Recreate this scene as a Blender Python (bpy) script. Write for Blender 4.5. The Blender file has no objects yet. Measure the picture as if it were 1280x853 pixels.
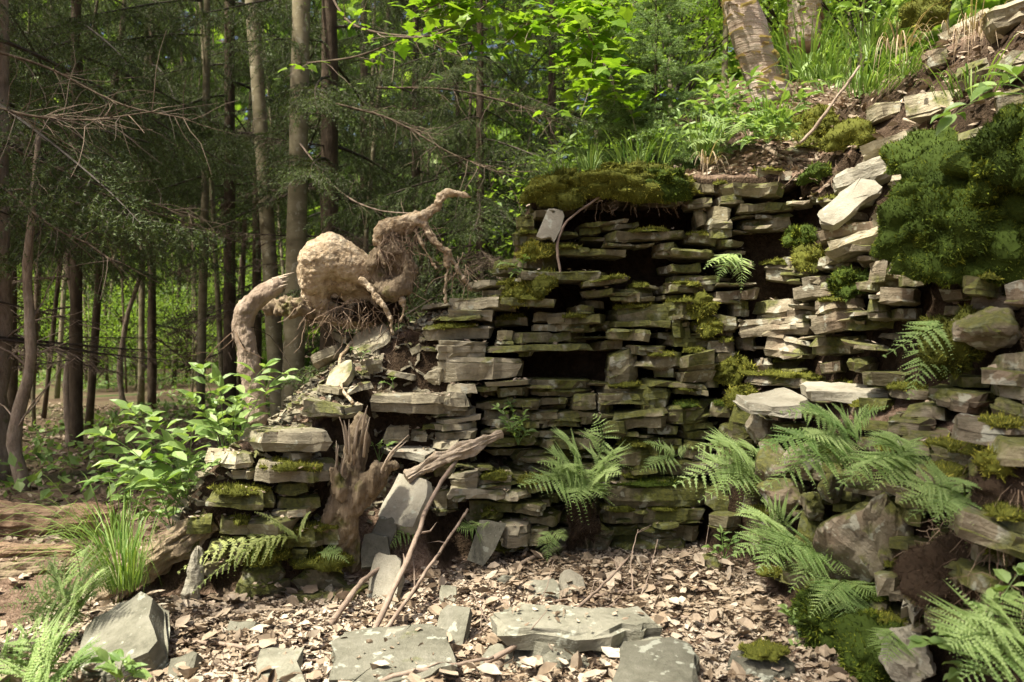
import bpy, math, random
import numpy as np
from mathutils import Vector, Matrix

random.seed(7)
rng = np.random.default_rng(7)
sc = bpy.context.scene
col = sc.collection
F_PX, CX, CY, CAMZ = 1005.0, 640.0, 426.5, 1.15

# ------------------------------------------------------------------ camera, sky, sun, exposure
cam_d = bpy.data.cameras.new('camera')
cam_d.sensor_width = 36.0
cam_d.lens = 36.0 * F_PX / 1280.0
cam_d.clip_start = 0.05
cam_d.clip_end = 600.0
cam_d.dof.use_dof = True
cam_d.dof.focus_distance = 4.1
cam_d.dof.aperture_fstop = 3.2
cam = bpy.data.objects.new('camera', cam_d)
cam.location = (0, 0, CAMZ)
cam.rotation_euler = (math.radians(90), 0, 0)
col.objects.link(cam)
sc.camera = cam

SUN_EL, SUN_AZ = math.radians(60), math.radians(236)      # azimuth clockwise from +Y
world = bpy.data.worlds.new('World')
sc.world = world
world.use_nodes = True
wn = world.node_tree
sky = wn.nodes.new('ShaderNodeTexSky')
sky.sky_type = 'NISHITA'
sky.sun_disc = False
sky.sun_elevation = SUN_EL
sky.sun_rotation = SUN_AZ
sky.air_density = 0.7
sky.dust_density = 6.0
sky.ozone_density = 0.3
wn.links.new(sky.outputs[0], wn.nodes['Background'].inputs[0])
wn.nodes['Background'].inputs[1].default_value = 0.068
sun_d = bpy.data.lights.new('sun', 'SUN')
sun_d.energy = 4.0
sun_d.angle = math.radians(2.5)
sun_d.color = (1.0, 0.93, 0.79)
sun = bpy.data.objects.new('sun', sun_d)
sdir = Vector((math.sin(SUN_AZ) * math.cos(SUN_EL), math.cos(SUN_AZ) * math.cos(SUN_EL), math.sin(SUN_EL)))
sun.rotation_euler = sdir.to_track_quat('Z', 'Y').to_euler()
sun.location = sdir * 40
col.objects.link(sun)
sc.view_settings.view_transform = 'Standard'
sc.view_settings.look = 'None'
sc.view_settings.gamma = 1.0
sc.view_settings.exposure = 1.58
sc.cycles.use_denoising = True
sc.cycles.use_adaptive_sampling = True
sc.cycles.adaptive_threshold = 0.02
sc.cycles.max_bounces = 6
sc.cycles.diffuse_bounces = 3
sc.cycles.transmission_bounces = 4
sc.cycles.transparent_max_bounces = 4
sc.cycles.sample_clamp_indirect = 4.0

# ------------------------------------------------------------------ small maths
def pix(u, v, Y):
    return Vector(((u - CX) / F_PX * Y, Y, CAMZ - (v - CY) / F_PX * Y))

def hash3(ix, iy, iz, s):
    h = (ix * 374761393 + iy * 668265263 + iz * 2147483647 + s * 974711) & 0xFFFFFFFF
    h = ((h ^ (h >> 13)) * 1274126177) & 0xFFFFFFFF
    h = (h ^ (h >> 16)) & 0xFFFFFFFF
    return h / 4294967295.0

def n3(P, scale=1.0, seed=0):
    """value noise, -1..1"""
    P = np.asarray(P, float) * scale
    i = np.floor(P).astype(np.int64)
    f = P - i
    f = f * f * (3 - 2 * f)
    out = 0
    for dx in (0, 1):
        for dy in (0, 1):
            for dz in (0, 1):
                w = (f[..., 0] if dx else 1 - f[..., 0]) * (f[..., 1] if dy else 1 - f[..., 1]) * (f[..., 2] if dz else 1 - f[..., 2])
                out = out + w * hash3(i[..., 0] + dx, i[..., 1] + dy, i[..., 2] + dz, seed)
    return out * 2 - 1

def fbm(P, scale=1.0, seed=0, oct=3):
    return sum(n3(P, scale * 2 ** k, seed + k) * 0.5 ** k for k in range(oct))

def ramp(x):
    x = np.clip(x, 0, 1)
    return x * x * (3 - 2 * x)

# ------------------------------------------------------------------ mesh helpers
def mesh_np(name, V, F, tint=None, smooth=False, mats=()):
    V = np.ascontiguousarray(V, dtype=np.float32)
    F = np.ascontiguousarray(F, dtype=np.int32)
    m, k = F.shape
    me = bpy.data.meshes.new(name)
    me.vertices.add(len(V))
    me.vertices.foreach_set('co', V.ravel())
    me.loops.add(m * k)
    me.loops.foreach_set('vertex_index', F.ravel())
    me.polygons.add(m)
    me.polygons.foreach_set('loop_start', np.arange(0, m * k, k, dtype=np.int32))
    me.polygons.foreach_set('use_smooth', np.full(m, smooth))
    me.update(calc_edges=True)
    if tint is not None:
        a = me.attributes.new('tint', 'FLOAT', 'FACE')
        a.data.foreach_set('value', np.ascontiguousarray(tint, dtype=np.float32))
    for mt in mats:
        me.materials.append(mt)
    return me

def sharp(me, deg=32):
    me.polygons.foreach_set('use_smooth', np.ones(len(me.polygons), bool)); me.set_sharp_from_angle(angle=math.radians(deg)); return me

def tag(o, label=None, cat=None, group=None, kind=None):
    if label: o['label'] = label
    if cat: o['category'] = cat
    if group: o['group'] = group
    if kind: o['kind'] = kind
    return o

def obj(name, me, parent=None, loc=(0, 0, 0), rot=None):
    o = bpy.data.objects.new(name, me)
    col.objects.link(o)
    o.location = loc
    if rot is not None: o.rotation_euler = rot
    if parent is not None: o.parent = parent
    return o

def setw(o, Mw):
    """world matrix for a child of an unrotated top-level parent"""
    o.matrix_basis = Matrix.Translation(-o.parent.location) @ Mw if o.parent is not None else Mw

def thing(name, label, cat, loc=(0, 0, 0), rz=0, group=None):
    return tag(obj(name, None, None, loc, (0, 0, rz)), label, cat, group)

def basis(fwd, up):
    """rows -> (n,3,3) matrices with columns x, y(fwd), z(normal)"""
    y = fwd / (np.linalg.norm(fwd, axis=1, keepdims=True) + 1e-9)
    x = np.cross(y, up)
    x /= (np.linalg.norm(x, axis=1, keepdims=True) + 1e-9)
    z = np.cross(x, y)
    return np.stack([x, y, z], axis=2)

def scatter(TV, TF, P, R, S):
    """copies of a template at points P with matrices R and scales S"""
    n = len(P)
    S = np.asarray(S, float)
    if S.ndim == 1: S = np.repeat(S[:, None], 3, 1)
    V = np.einsum('nij,nkj->nki', R, TV[None] * S[:, None, :]) + P[:, None, :]
    F = TF[None] + (np.arange(n) * len(TV))[:, None, None]
    return V.reshape(-1, 3), F.reshape(-1, TF.shape[1])

class Soup:
    """triangles collected from several sources"""
    def __init__(s): s.V, s.F, s.T, s.n = [], [], [], 0
    def add(s, V, F, T):
        F = np.asarray(F)
        if F.shape[1] == 4:
            F = np.concatenate([F[:, [0, 1, 2]], F[:, [0, 2, 3]]])
            if np.ndim(T): T = np.concatenate([T, T])
        s.V.append(np.asarray(V, float)); s.F.append(F + s.n); s.n += len(V)
        s.T.append(np.full(len(F), T) if np.ndim(T) == 0 else np.asarray(T))
    def mesh(s, name, mat, smooth=False):
        return mesh_np(name, np.concatenate(s.V), np.concatenate(s.F), np.concatenate(s.T), smooth, (mat,))

def tube(path, radii, seg=8, bump=0.0, bscale=6.0, seed=0, cap=True):
    """swept tube -> V, F(quads/degenerate-free tris as quads)"""
    P = np.asarray(path, float); n = len(P)
    R = np.interp(np.linspace(0, 1, n), np.linspace(0, 1, len(radii)), radii)
    T = np.gradient(P, axis=0); T /= (np.linalg.norm(T, axis=1, keepdims=True) + 1e-9)
    up = np.array([0.31, 0.2, 0.93]) if abs(T[0][2]) < 0.8 else np.array([0.9, 0.3, 0.1])
    A = np.cross(T, up); A /= np.linalg.norm(A, axis=1, keepdims=True)
    B = np.cross(T, A)
    th = np.linspace(0, 2 * math.pi, seg, endpoint=False)
    ring = np.cos(th)[None, :, None] * A[:, None] + np.sin(th)[None, :, None] * B[:, None]
    V = P[:, None] + ring * R[:, None, None]
    if bump:
        d = fbm(V.reshape(-1, 3), bscale, seed).reshape(n, seg)
        V = V + ring * (d * bump * R[:, None])[..., None]
    V = V.reshape(-1, 3)
    i = np.arange(n - 1)[:, None] * seg; j = np.arange(seg)[None, :]; j2 = (j + 1) % seg
    F = np.stack([i + j, i + j2, i + seg + j2, i + seg + j], axis=2).reshape(-1, 4)
    if cap:
        V = np.concatenate([V, P[:1], P[-1:]])
        c0, c1 = n * seg, n * seg + 1
        jj = np.arange(seg); k = (jj + 1) % seg
        F = np.concatenate([F, np.stack([jj * 0 + c0, k, jj, jj * 0 + c0], 1), np.stack([jj * 0 + c1, (n - 1) * seg + jj, (n - 1) * seg + k, jj * 0 + c1], 1)])
    T3 = np.concatenate([F[:, [0, 1, 2]], F[:, [0, 2, 3]]])
    T3 = T3[(T3[:, 0] != T3[:, 1]) & (T3[:, 1] != T3[:, 2]) & (T3[:, 0] != T3[:, 2])]
    return V, T3

def curve(pts, n):
    """Catmull-Rom through points"""
    P = np.asarray(pts, float)
    if len(P) == 2: return P[0] + (P[1] - P[0]) * np.linspace(0, 1, n)[:, None]
    P = np.concatenate([[2 * P[0] - P[1]], P, [2 * P[-1] - P[-2]]])
    t = np.linspace(0, len(P) - 3 - 1e-6, n); i = t.astype(int); f = (t - i)[:, None]
    a, b, c, d = P[i], P[i + 1], P[i + 2], P[i + 3]
    return 0.5 * (2 * b + (c - a) * f + (2 * a - 5 * b + 4 * c - d) * f ** 2 + (3 * b - a - 3 * c + d) * f ** 3)

# ------------------------------------------------------------------ materials
def nodes(name):
    m = bpy.data.materials.new(name); m.use_nodes = True
    nt = m.node_tree
    return m, nt, nt.nodes['Principled BSDF'], nt.nodes['Material Output']

class N:
    def __init__(s, nt): s.nt = nt
    def new(s, t, **kw):
        n = s.nt.nodes.new(t)
        for k, v in kw.items(): setattr(n, k, v)
        return n
    def link(s, a, b): s.nt.links.new(a, b)
    def noise(s, vec, scale, detail=4, rough=0.55):
        n = s.new('ShaderNodeTexNoise'); n.inputs['Scale'].default_value = scale
        n.inputs['Detail'].default_value = detail; n.inputs['Roughness'].default_value = rough
        if vec is not None: s.link(vec, n.inputs['Vector'])
        return n.outputs[0]
    def ramp(s, fac, stops):
        n = s.new('ShaderNodeValToRGB'); e = n.color_ramp.elements
        while len(e) < len(stops): e.new(0.5)
        for q, (p, c) in zip(e, stops):
            q.position = p; q.color = (*c, 1) if len(c) == 3 else c
        s.link(fac, n.inputs[0]); return n.outputs[0]
    def step(s, fac, a, b):
        n = s.new('ShaderNodeMapRange'); n.interpolation_type = 'SMOOTHSTEP'
        n.inputs[1].default_value = a; n.inputs[2].default_value = b
        s.link(fac, n.inputs[0]); return n.outputs[0]
    def mix(s, fac, a, b, mode='MIX'):
        n = s.new('ShaderNodeMix', data_type='RGBA', blend_type=mode)
        for v, k in ((fac, 0), (a, 6), (b, 7)):
            if isinstance(v, (int, float)): n.inputs[k].default_value = v
            elif isinstance(v, tuple): n.inputs[k].default_value = (*v, 1)
            else: s.link(v, n.inputs[k])
        return n.outputs[2]
    def math(s, op, a, b=0.0):
        n = s.new('ShaderNodeMath', operation=op)
        for v, k in ((a, 0), (b, 1)):
            if isinstance(v, (int, float)): n.inputs[k].default_value = v
            else: s.link(v, n.inputs[k])
        return n.outputs[0]
    def bump(s, h, dist, strength=1.0):
        n = s.new('ShaderNodeBump'); n.inputs['Distance'].default_value = dist; n.inputs['Strength'].default_value = strength
        s.link(h, n.inputs['Height']); return n.outputs[0]

def stone_mat(name, base, dark, light, moss=0.5, lichen=0.5, warm=None):
    m, nt, b, out = nodes(name); q = N(nt)
    geo = q.new('ShaderNodeNewGeometry'); pos = geo.outputs['Position']
    oi = q.new('ShaderNodeObjectInfo')
    n1 = q.noise(pos, 7, 5); n2 = q.noise(pos, 38, 6, 0.65)
    c = q.ramp(q.math('ADD', q.math('MULTIPLY', n1, 0.6), q.math('MULTIPLY', n2, 0.4)), [(0.3, dark), (0.5, base), (0.72, light)])
    var = q.math('ADD', q.math('MULTIPLY', oi.outputs['Random'], 0.55), 0.70)
    vm = q.new('ShaderNodeVectorMath', operation='SCALE'); q.link(c, vm.inputs[0]); q.link(var, vm.inputs['Scale'])
    c = vm.outputs[0]
    if warm:
        c = q.mix(q.math('MULTIPLY', q.step(q.noise(pos, 5.0, 3), 0.45, 0.7), 0.55), c, warm)
    # bedding streaks along the thickness
    tc = q.new('ShaderNodeTexCoord'); mp = q.new('ShaderNodeMapping'); mp.inputs['Scale'].default_value = (6, 6, 42)
    q.link(tc.outputs['Object'], mp.inputs[0])
    st = q.noise(mp.outputs[0], 1.0, 4, 0.6)
    c = q.mix(q.math('MULTIPLY', q.step(st, 0.47, 0.33), 0.3), c, dark)
    # pale lichen blotches
    li = q.step(q.noise(pos, 16, 3), 0.66 - 0.12 * lichen, 0.70 - 0.10 * lichen)
    c = q.mix(q.math('MULTIPLY', li, 0.55), c, (0.42, 0.44, 0.36))
    # moss film, thickest on what faces up
    sx = q.new('ShaderNodeSeparateXYZ'); q.link(geo.outputs['Normal'], sx.inputs[0])
    mo = q.math('ADD', q.noise(pos, 4.5, 4), q.math('MULTIPLY', sx.outputs[2], 0.16))
    mo = q.math('MULTIPLY', q.step(mo, 0.70 - 0.30 * moss, 0.80 - 0.30 * moss), 0.8)
    mc = q.ramp(q.noise(pos, 60, 3), [(0.3, (0.035, 0.045, 0.008)), (0.7, (0.13, 0.14, 0.02))])
    c = q.mix(mo, c, mc)
    q.link(c, b.inputs['Base Color']); b.inputs['Roughness'].default_value = 0.86
    b.inputs['Specular IOR Level'].default_value = 0.25
    h = q.math('ADD', q.math('ADD', q.math('MULTIPLY', n2, 0.5), q.math('MULTIPLY', st, 0.7)), q.math('MULTIPLY', q.noise(pos, 150, 3), 0.25))
    q.link(q.bump(h, 0.014, 0.9), b.inputs['Normal'])
    return m

def leaf_mat(name, c0, c1, trans=0.35, rough=0.5, wood=None):
    m, nt, b, out = nodes(name); q = N(nt)
    at = q.new('ShaderNodeAttribute', attribute_name='tint')
    c = q.ramp(at.outputs['Fac'], [(0.0, c0), (1.0, c1)] if wood is None else [(0.0, wood), (0.035, wood), (0.045, c0), (1.0, c1)])
    q.link(c, b.inputs['Base Color']); b.inputs['Roughness'].default_value = rough
    b.inputs['Specular IOR Level'].default_value = 0.3
    if trans:
        t = q.new('ShaderNodeBsdfTranslucent')
        tc = q.mix(1.0, c, (1.25, 1.3, 0.55), 'MULTIPLY')
        q.link(tc, t.inputs[0])
        mx = q.new('ShaderNodeMixShader'); mx.inputs[0].default_value = trans
        q.link(b.outputs[0], mx.inputs[1]); q.link(t.outputs[0], mx.inputs[2]); q.link(mx.outputs[0], out.inputs[0])
    return m

def ramp_attr_mat(name, stops, rough=0.85, bumpd=0.0, bscale=80):
    m, nt, b, out = nodes(name); q = N(nt)
    at = q.new('ShaderNodeAttribute', attribute_name='tint')
    geo = q.new('ShaderNodeNewGeometry')
    c = q.ramp(at.outputs['Fac'], stops)
    c = q.mix(0.35, c, q.ramp(q.noise(geo.outputs['Position'], 60, 4), [(0.3, (0.25, 0.25, 0.25)), (0.7, (1, 1, 1))]), 'MULTIPLY')
    q.link(c, b.inputs['Base Color']); b.inputs['Roughness'].default_value = rough
    b.inputs['Specular IOR Level'].default_value = 0.2
    if bumpd: q.link(q.bump(q.noise(geo.outputs['Position'], bscale, 4), bumpd), b.inputs['Normal'])
    return m

def wood_mat(name, stops, stretch=(30, 30, 3), moss=0.0, bumpd=0.01, spots=None, bscale=1.0, coord='Object'):
    m, nt, b, out = nodes(name); q = N(nt)
    tc = q.new('ShaderNodeTexCoord'); geo = q.new('ShaderNodeNewGeometry'); pos = geo.outputs['Position']
    mp = q.new('ShaderNodeMapping'); mp.inputs['Scale'].default_value = stretch
    q.link(tc.outputs[coord], mp.inputs[0])
    g = q.noise(mp.outputs[0], bscale, 5, 0.6)
    p = q.noise(pos, 5, 4)
    c = q.ramp(q.math('ADD', q.math('MULTIPLY', g, 0.6), q.math('MULTIPLY', p, 0.4)), stops)
    if spots:
        c = q.mix(q.math('MULTIPLY', q.step(q.noise(pos, 14, 2), 0.6, 0.66), 0.5), c, spots)
    if moss:
        mo = q.step(q.noise(pos, 6, 4), 0.72 - 0.3 * moss, 0.85 - 0.3 * moss)
        c = q.mix(q.math('MULTIPLY', mo, 0.85), c, q.ramp(q.noise(pos, 70, 2), [(0.3, (0.05, 0.06, 0.01)), (0.7, (0.15, 0.16, 0.03))]))
    q.link(c, b.inputs['Base Color']); b.inputs['Roughness'].default_value = 0.85
    b.inputs['Specular IOR Level'].default_value = 0.2
    q.link(q.bump(q.math('ADD', g, q.math('MULTIPLY', q.noise(pos, 90, 3), 0.3)), bumpd), b.inputs['Normal'])
    return m

M = {}
M['dry'] = stone_mat('dry_buff_stone', (0.30, 0.268, 0.185), (0.13, 0.11, 0.068), (0.43, 0.395, 0.29), 0.28, 0.3)
M['olive'] = stone_mat('olive_grey_stone', (0.185, 0.163, 0.098), (0.065, 0.055, 0.03), (0.33, 0.30, 0.20), 0.80, 0.7)
M['pink'] = stone_mat('warm_grey_stone', (0.205, 0.178, 0.122), (0.075, 0.062, 0.038), (0.35, 0.32, 0.245), 0.5, 0.75, (0.21, 0.145, 0.098))
M['slab'] = stone_mat('grey_slab_stone', (0.175, 0.17, 0.128), (0.085, 0.082, 0.058), (0.26, 0.25, 0.20), -0.35, 0.45)
M['pale'] = stone_mat('pale_slab_stone', (0.31, 0.29, 0.225), (0.20, 0.182, 0.135), (0.39, 0.37, 0.30), -0.3, 0.3)
M['moss'] = ramp_attr_mat('moss', [(0, (0.05, 0.058, 0.009)), (0.5, (0.19, 0.20, 0.026)), (1, (0.42, 0.40, 0.07))], 0.9)
M['moss_green'] = ramp_attr_mat('deep_green_moss', [(0, (0.022, 0.04, 0.005)), (0.5, (0.085, 0.125, 0.012)), (1, (0.26, 0.30, 0.03))], 0.9)
M['litter'] = ramp_attr_mat('dry_leaf', [(0, (0.085, 0.06, 0.038)), (0.25, (0.24, 0.18, 0.12)), (0.6, (0.39, 0.315, 0.23)), (1, (0.54, 0.465, 0.365))], 0.7)
M['root_hair'] = ramp_attr_mat('root_hair', [(0, (0.03, 0.02, 0.012)), (1, (0.17, 0.115, 0.07))], 0.9)
M['root_fibre'] = ramp_attr_mat('root_fibre', [(0, (0.10, 0.065, 0.04)), (1, (0.36, 0.27, 0.19))], 0.9)
M['fern'] = leaf_mat('fern_leaf', (0.13, 0.22, 0.055), (0.40, 0.51, 0.20), 0.4)
M['fern_pale'] = leaf_mat('pale_fern_leaf', (0.20, 0.26, 0.07), (0.36, 0.40, 0.14), 0.35)
M['herb'] = leaf_mat('herb_leaf', (0.09, 0.18, 0.035), (0.29, 0.40, 0.14), 0.35, 0.45)
M['grass'] = leaf_mat('grass_blade', (0.07, 0.16, 0.025), (0.27, 0.37, 0.10), 0.35, 0.45)
M['straw'] = leaf_mat('dry_grass', (0.28, 0.20, 0.12), (0.50, 0.40, 0.27), 0.2, 0.6)
M['maple'] = leaf_mat('maple_leaf', (0.09, 0.19, 0.012), (0.24, 0.36, 0.04), 0.5, 0.45)
M['beech'] = leaf_mat('beech_leaf', (0.08, 0.16, 0.02), (0.29, 0.41, 0.09), 0.5, 0.45, wood=(0.055, 0.042, 0.03))
M['needle'] = leaf_mat('spruce_needle', (0.026, 0.046, 0.014), (0.135, 0.185, 0.06), 0.22, 0.6, wood=(0.055, 0.042, 0.03))
M['needle_light'] = leaf_mat('young_spruce_needle', (0.11, 0.20, 0.06), (0.32, 0.43, 0.18), 0.3, 0.6, wood=(0.055, 0.042, 0.03))
M['twig'] = leaf_mat('dead_twig', (0.05, 0.035, 0.025), (0.20, 0.15, 0.105), 0.0, 0.8)
M['beech_bark'] = wood_mat('beech_bark', [(0.3, (0.10, 0.085, 0.05)), (0.5, (0.19, 0.165, 0.10)), (0.75, (0.28, 0.25, 0.17))], (5, 5, 14), 0.25, 0.006, (0.36, 0.34, 0.26))
M['spruce_bark'] = wood_mat('spruce_bark', [(0.3, (0.035, 0.026, 0.017)), (0.5, (0.085, 0.062, 0.04)), (0.75, (0.16, 0.125, 0.085))], (16, 16, 6), 0.15, 0.02)
M['birch_bark'] = wood_mat('birch_bark', [(0.3, (0.20, 0.13, 0.09)), (0.46, (0.43, 0.34, 0.26)), (0.7, (0.58, 0.51, 0.42))], (4, 4, 45), 0.0, 0.02)
M['dead'] = wood_mat('bleached_root_wood', [(0.30, (0.13, 0.09, 0.05)), (0.46, (0.37, 0.28, 0.175)), (0.66, (0.60, 0.51, 0.37))], (26, 26, 26), 0.05, 0.03, (0.13, 0.085, 0.045))
M['stub'] = wood_mat('bark_of_broken_stem', [(0.28, (0.13, 0.095, 0.065)), (0.5, (0.27, 0.21, 0.155)), (0.75, (0.42, 0.35, 0.275))], (30, 30, 12), 0.15, 0.02, (0.16, 0.125, 0.075))
M['stump'] = wood_mat('weathered_stump_wood', [(0.3, (0.07, 0.05, 0.03)), (0.48, (0.19, 0.145, 0.092)), (0.72, (0.33, 0.265, 0.18))], (45, 45, 4), 0.6, 0.02)
M['splinter'] = wood_mat('bare_grey_wood', [(0.3, (0.20, 0.145, 0.095)), (0.5, (0.38, 0.31, 0.225)), (0.72, (0.50, 0.43, 0.34))], (40, 40, 4), 0.0, 0.012)
M['stick'] = wood_mat('grey_brown_stick', [(0.3, (0.13, 0.095, 0.07)), (0.5, (0.25, 0.19, 0.145)), (0.72, (0.36, 0.29, 0.23))], (20, 20, 20), 0.0, 0.004)
M['rotten'] = wood_mat('rotten_log_wood', [(0.3, (0.08, 0.05, 0.03)), (0.48, (0.22, 0.145, 0.088)), (0.72, (0.38, 0.28, 0.185))], (5, 30, 30), 0.1, 0.03)
M['mosslog'] = wood_mat('mossy_log_bark', [(0.3, (0.08, 0.058, 0.036)), (0.5, (0.20, 0.155, 0.10)), (0.72, (0.34, 0.27, 0.18))], (20, 20, 20), 0.6, 0.02)

def ground_mat():
    m, nt, b, out = nodes('forest_floor'); q = N(nt)
    geo = q.new('ShaderNodeNewGeometry'); pos = geo.outputs['Position']
    n1 = q.noise(pos, 24, 6, 0.7); n2 = q.noise(pos, 1.3, 3)
    litter = q.ramp(n1, [(0.3, (0.10, 0.065, 0.042)), (0.5, (0.22, 0.15, 0.105)), (0.7, (0.36, 0.27, 0.20))])
    far = q.ramp(q.math('ADD', q.math('MULTIPLY', n1, 0.4), q.math('MULTIPLY', q.noise(pos, 0.5, 4), 0.6)),
                 [(0.38, (0.12, 0.085, 0.055)), (0.5, (0.15, 0.11, 0.07)), (0.6, (0.055, 0.10, 0.025))])
    sp = q.new('ShaderNodeSeparateXYZ'); q.link(pos, sp.inputs[0])
    c = q.mix(q.step(sp.outputs[1], 5.0, 8.0), litter, far)
    soil = q.ramp(n1, [(0.3, (0.022, 0.015, 0.009)), (0.7, (0.085, 0.058, 0.036))])
    sx = q.new('ShaderNodeSeparateXYZ'); q.link(geo.outputs['Normal'], sx.inputs[0])
    c = q.mix(q.step(sx.outputs[2], 0.75, 0.5), c, soil)
    q.link(c, b.inputs['Base Color']); b.inputs['Roughness'].default_value = 0.95
    b.inputs['Specular IOR Level'].default_value = 0.1
    q.link(q.bump(q.math('ADD', n1, q.noise(pos, 90, 3)), 0.03), b.inputs['Normal'])
    return m
M['ground'] = ground_mat()

# ------------------------------------------------------------------ terrain: forest floor, heap, wall mass, bank
def H(X, Y):
    """surface of ground, rubble heap, wall faces and bank (metres)"""
    X = np.asarray(X, float); Y = np.asarray(Y, float)
    P = np.stack([X, Y, X * 0], -1)
    far = ramp((Y - 7) / 6)
    g = 0.025 * fbm(P, 2.2, 3) * (1 - far) + 0.14 * fbm(P, 0.28, 5) * far
    g = g - 0.02 * ramp((Y - 5) / 3) - 0.006 * np.clip(-X - 2.2, 0, 6)
    # collapsed heap on the left
    foot = np.interp(X, [-2.3, -1.9, -1.43, -0.95, -0.8, -0.7, -0.2], [3.75, 3.62, 3.5, 3.62, 3.85, 4.15, 4.2])
    hs = np.interp(X, [-1.95, -1.75, -1.62, -1.5, -1.36, -0.95, -0.78, -0.7, -0.25, -0.15], [0, .10, .28, .5, .64, .70, .74, .80, .80, 0])
    crest = np.interp(X, [-2.2, -1.9, -1.67, -1.5, -1.33, -1.03, -.81, -.54, -.2, 0.15], [0, .05, .21, .47, .81, 1.03, 1.13, 1.3, 1.36, 1.4])
    back = 1 - ramp((Y - 4.95) / 0.7)
    t = np.clip((Y - foot - 0.1) / np.maximum(4.5 - foot - 0.1, 0.15), 0, 1)
    heap = (hs * ramp((Y - foot) / 0.12) + np.clip(crest - hs, 0, 9) * t) * back * (X < 0.2)
    apron = np.interp(X, [-0.98, -0.75, -0.4, -0.25], [0, 1, 1, 0]) * 0.42 * np.clip((Y - 3.66) / 0.42, 0, 1) * (Y < 4.6)
    # main wall, stepped down on its left
    top = np.interp(X, [-.62, -.56, -.25, -.12, -.02, .0, .04, .1, .14, 1.0, 1.6], [0, 1.32, 1.38, 1.46, 1.5, 1.6, 1.9, 1.95, 2.07, 2.1, 2.12])
    edge = 0.12 + 0.45 * np.clip(Y - 4.75, 0, 99)
    inside = ramp((X - edge + 0.25) / 0.5)
    keep = np.maximum(1 - ramp((Y - 5.25) / 0.6), inside)
    rise = (0.16 * np.clip(Y - 4.6, 0, 6) + 0.42 * np.clip(Y - 4.7, 0, 2.2) * ramp((X - 1.0) / 0.8)) * inside
    wall = (top * ramp((Y - 4.42) / 0.16) + rise) * keep * (X > -0.62)
    bench = 0.45 * ramp((Y - 4.17) / 0.05) * ((X > -0.34) & (X < 0.22) & (Y < 4.6))
    # right-hand side wall running towards the camera, with a ledge, and the bank above it
    xb = 1.02 + 0.12 * (4.45 - np.clip(Y, 0, 5.2)) + 0.03 * np.sin(Y * 5)
    d = X - xb
    prof = np.interp(d, [0, .06, .14, .2, .38, .46, .6, .8, 1.25, 2.4, 6, 40], [0, .45, .8, .86, .92, 1.45, 1.88, 2.12, 2.75, 3.35, 4.4, 9])
    bank = prof * (d > 0)
    h = np.maximum.reduce([g, g + apron, g + heap, g + wall, g + bench, g + bank])
    return h

RES = 0.03
GX = np.arange(-2.8, 4.4, RES); GY = np.arange(1.3, 7.3, RES)
gxx, gyy = np.meshgrid(GX, GY, indexing='ij')
HF = H(gxx, gyy)
for _ in range(1):
    pad = np.pad(HF, 1, mode='edge')
    HF = (pad[:-2, 1:-1] + pad[2:, 1:-1] + pad[1:-1, :-2] + pad[1:-1, 2:] + 2 * HF) / 6

def erode(A, r):
    k = int(round(r / RES)); out = A.copy()
    pad = np.pad(A, k, mode='edge'); n, m = A.shape
    for i in range(-k, k + 1):
        for j in range(-k, k + 1):
            if i * i + j * j <= k * k + 1:
                np.minimum(out, pad[k + i:k + i + n, k + j:k + j + m], out=out)
    return out

def erode_front(A, r):
    k = int(round(r / RES)); out = A.copy(); pad = np.pad(A, ((0, 0), (k, 0)), mode='edge')
    for j in range(k + 1): np.minimum(out, pad[:, j:j + A.shape[1]], out=out)
    return out
e1, e2, e3 = erode(HF, 0.06), erode(HF, 0.15), erode_front(HF, 0.36)
mask_wall = ((gxx > -0.22) & (gxx < 1.25) & (gyy > 4.2))
xb_ = 1.02 + 0.12 * (4.45 - np.clip(gyy, 0, 5.2))
mask_side = ((gxx - xb_) > -0.05) & ((gxx - xb_) < 0.85) & (gyy < 4.75)
CORE = np.where(mask_wall, e3, np.where(mask_side, e2, e1))
pad = np.pad(CORE, 1, mode='edge')
CORE = (pad[:-2, 1:-1] + pad[2:, 1:-1] + pad[1:-1, :-2] + pad[1:-1, 2:] + 2 * CORE) / 6

def bil(A, X, Y):
    x = np.clip((np.asarray(X, float) - GX[0]) / RES, 0, len(GX) - 1.001); y = np.clip((np.asarray(Y, float) - GY[0]) / RES, 0, len(GY) - 1.001)
    i = x.astype(int); j = y.astype(int); fx = x - i; fy = y - j
    return A[i, j] * (1 - fx) * (1 - fy) + A[i + 1, j] * fx * (1 - fy) + A[i, j + 1] * (1 - fx) * fy + A[i + 1, j + 1] * fx * fy

TS = np.arange(1.5, 7.2, 0.008)
def hit(u, v):
    """where the view ray of a pixel meets the surface HF"""
    kx = (u - CX) / F_PX; kz = -(v - CY) / F_PX
    inb = (kx * TS > GX[0]) & (kx * TS < GX[-1])
    h = bil(HF, kx * TS, TS)
    ok = np.nonzero((CAMZ + kz * TS < h) & inb)[0]
    Y = TS[ok[0]] if len(ok) else 4.6
    return Vector((kx * Y, Y, CAMZ + kz * Y))

def gz(x, y):
    """height of the built ground surface"""
    if GX[0] < x < GX[-1] and GY[0] < y < GY[-1]: return float(bil(CORE, x, y))
    return float(H(np.array([x]), np.array([y]))[0])

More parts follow.
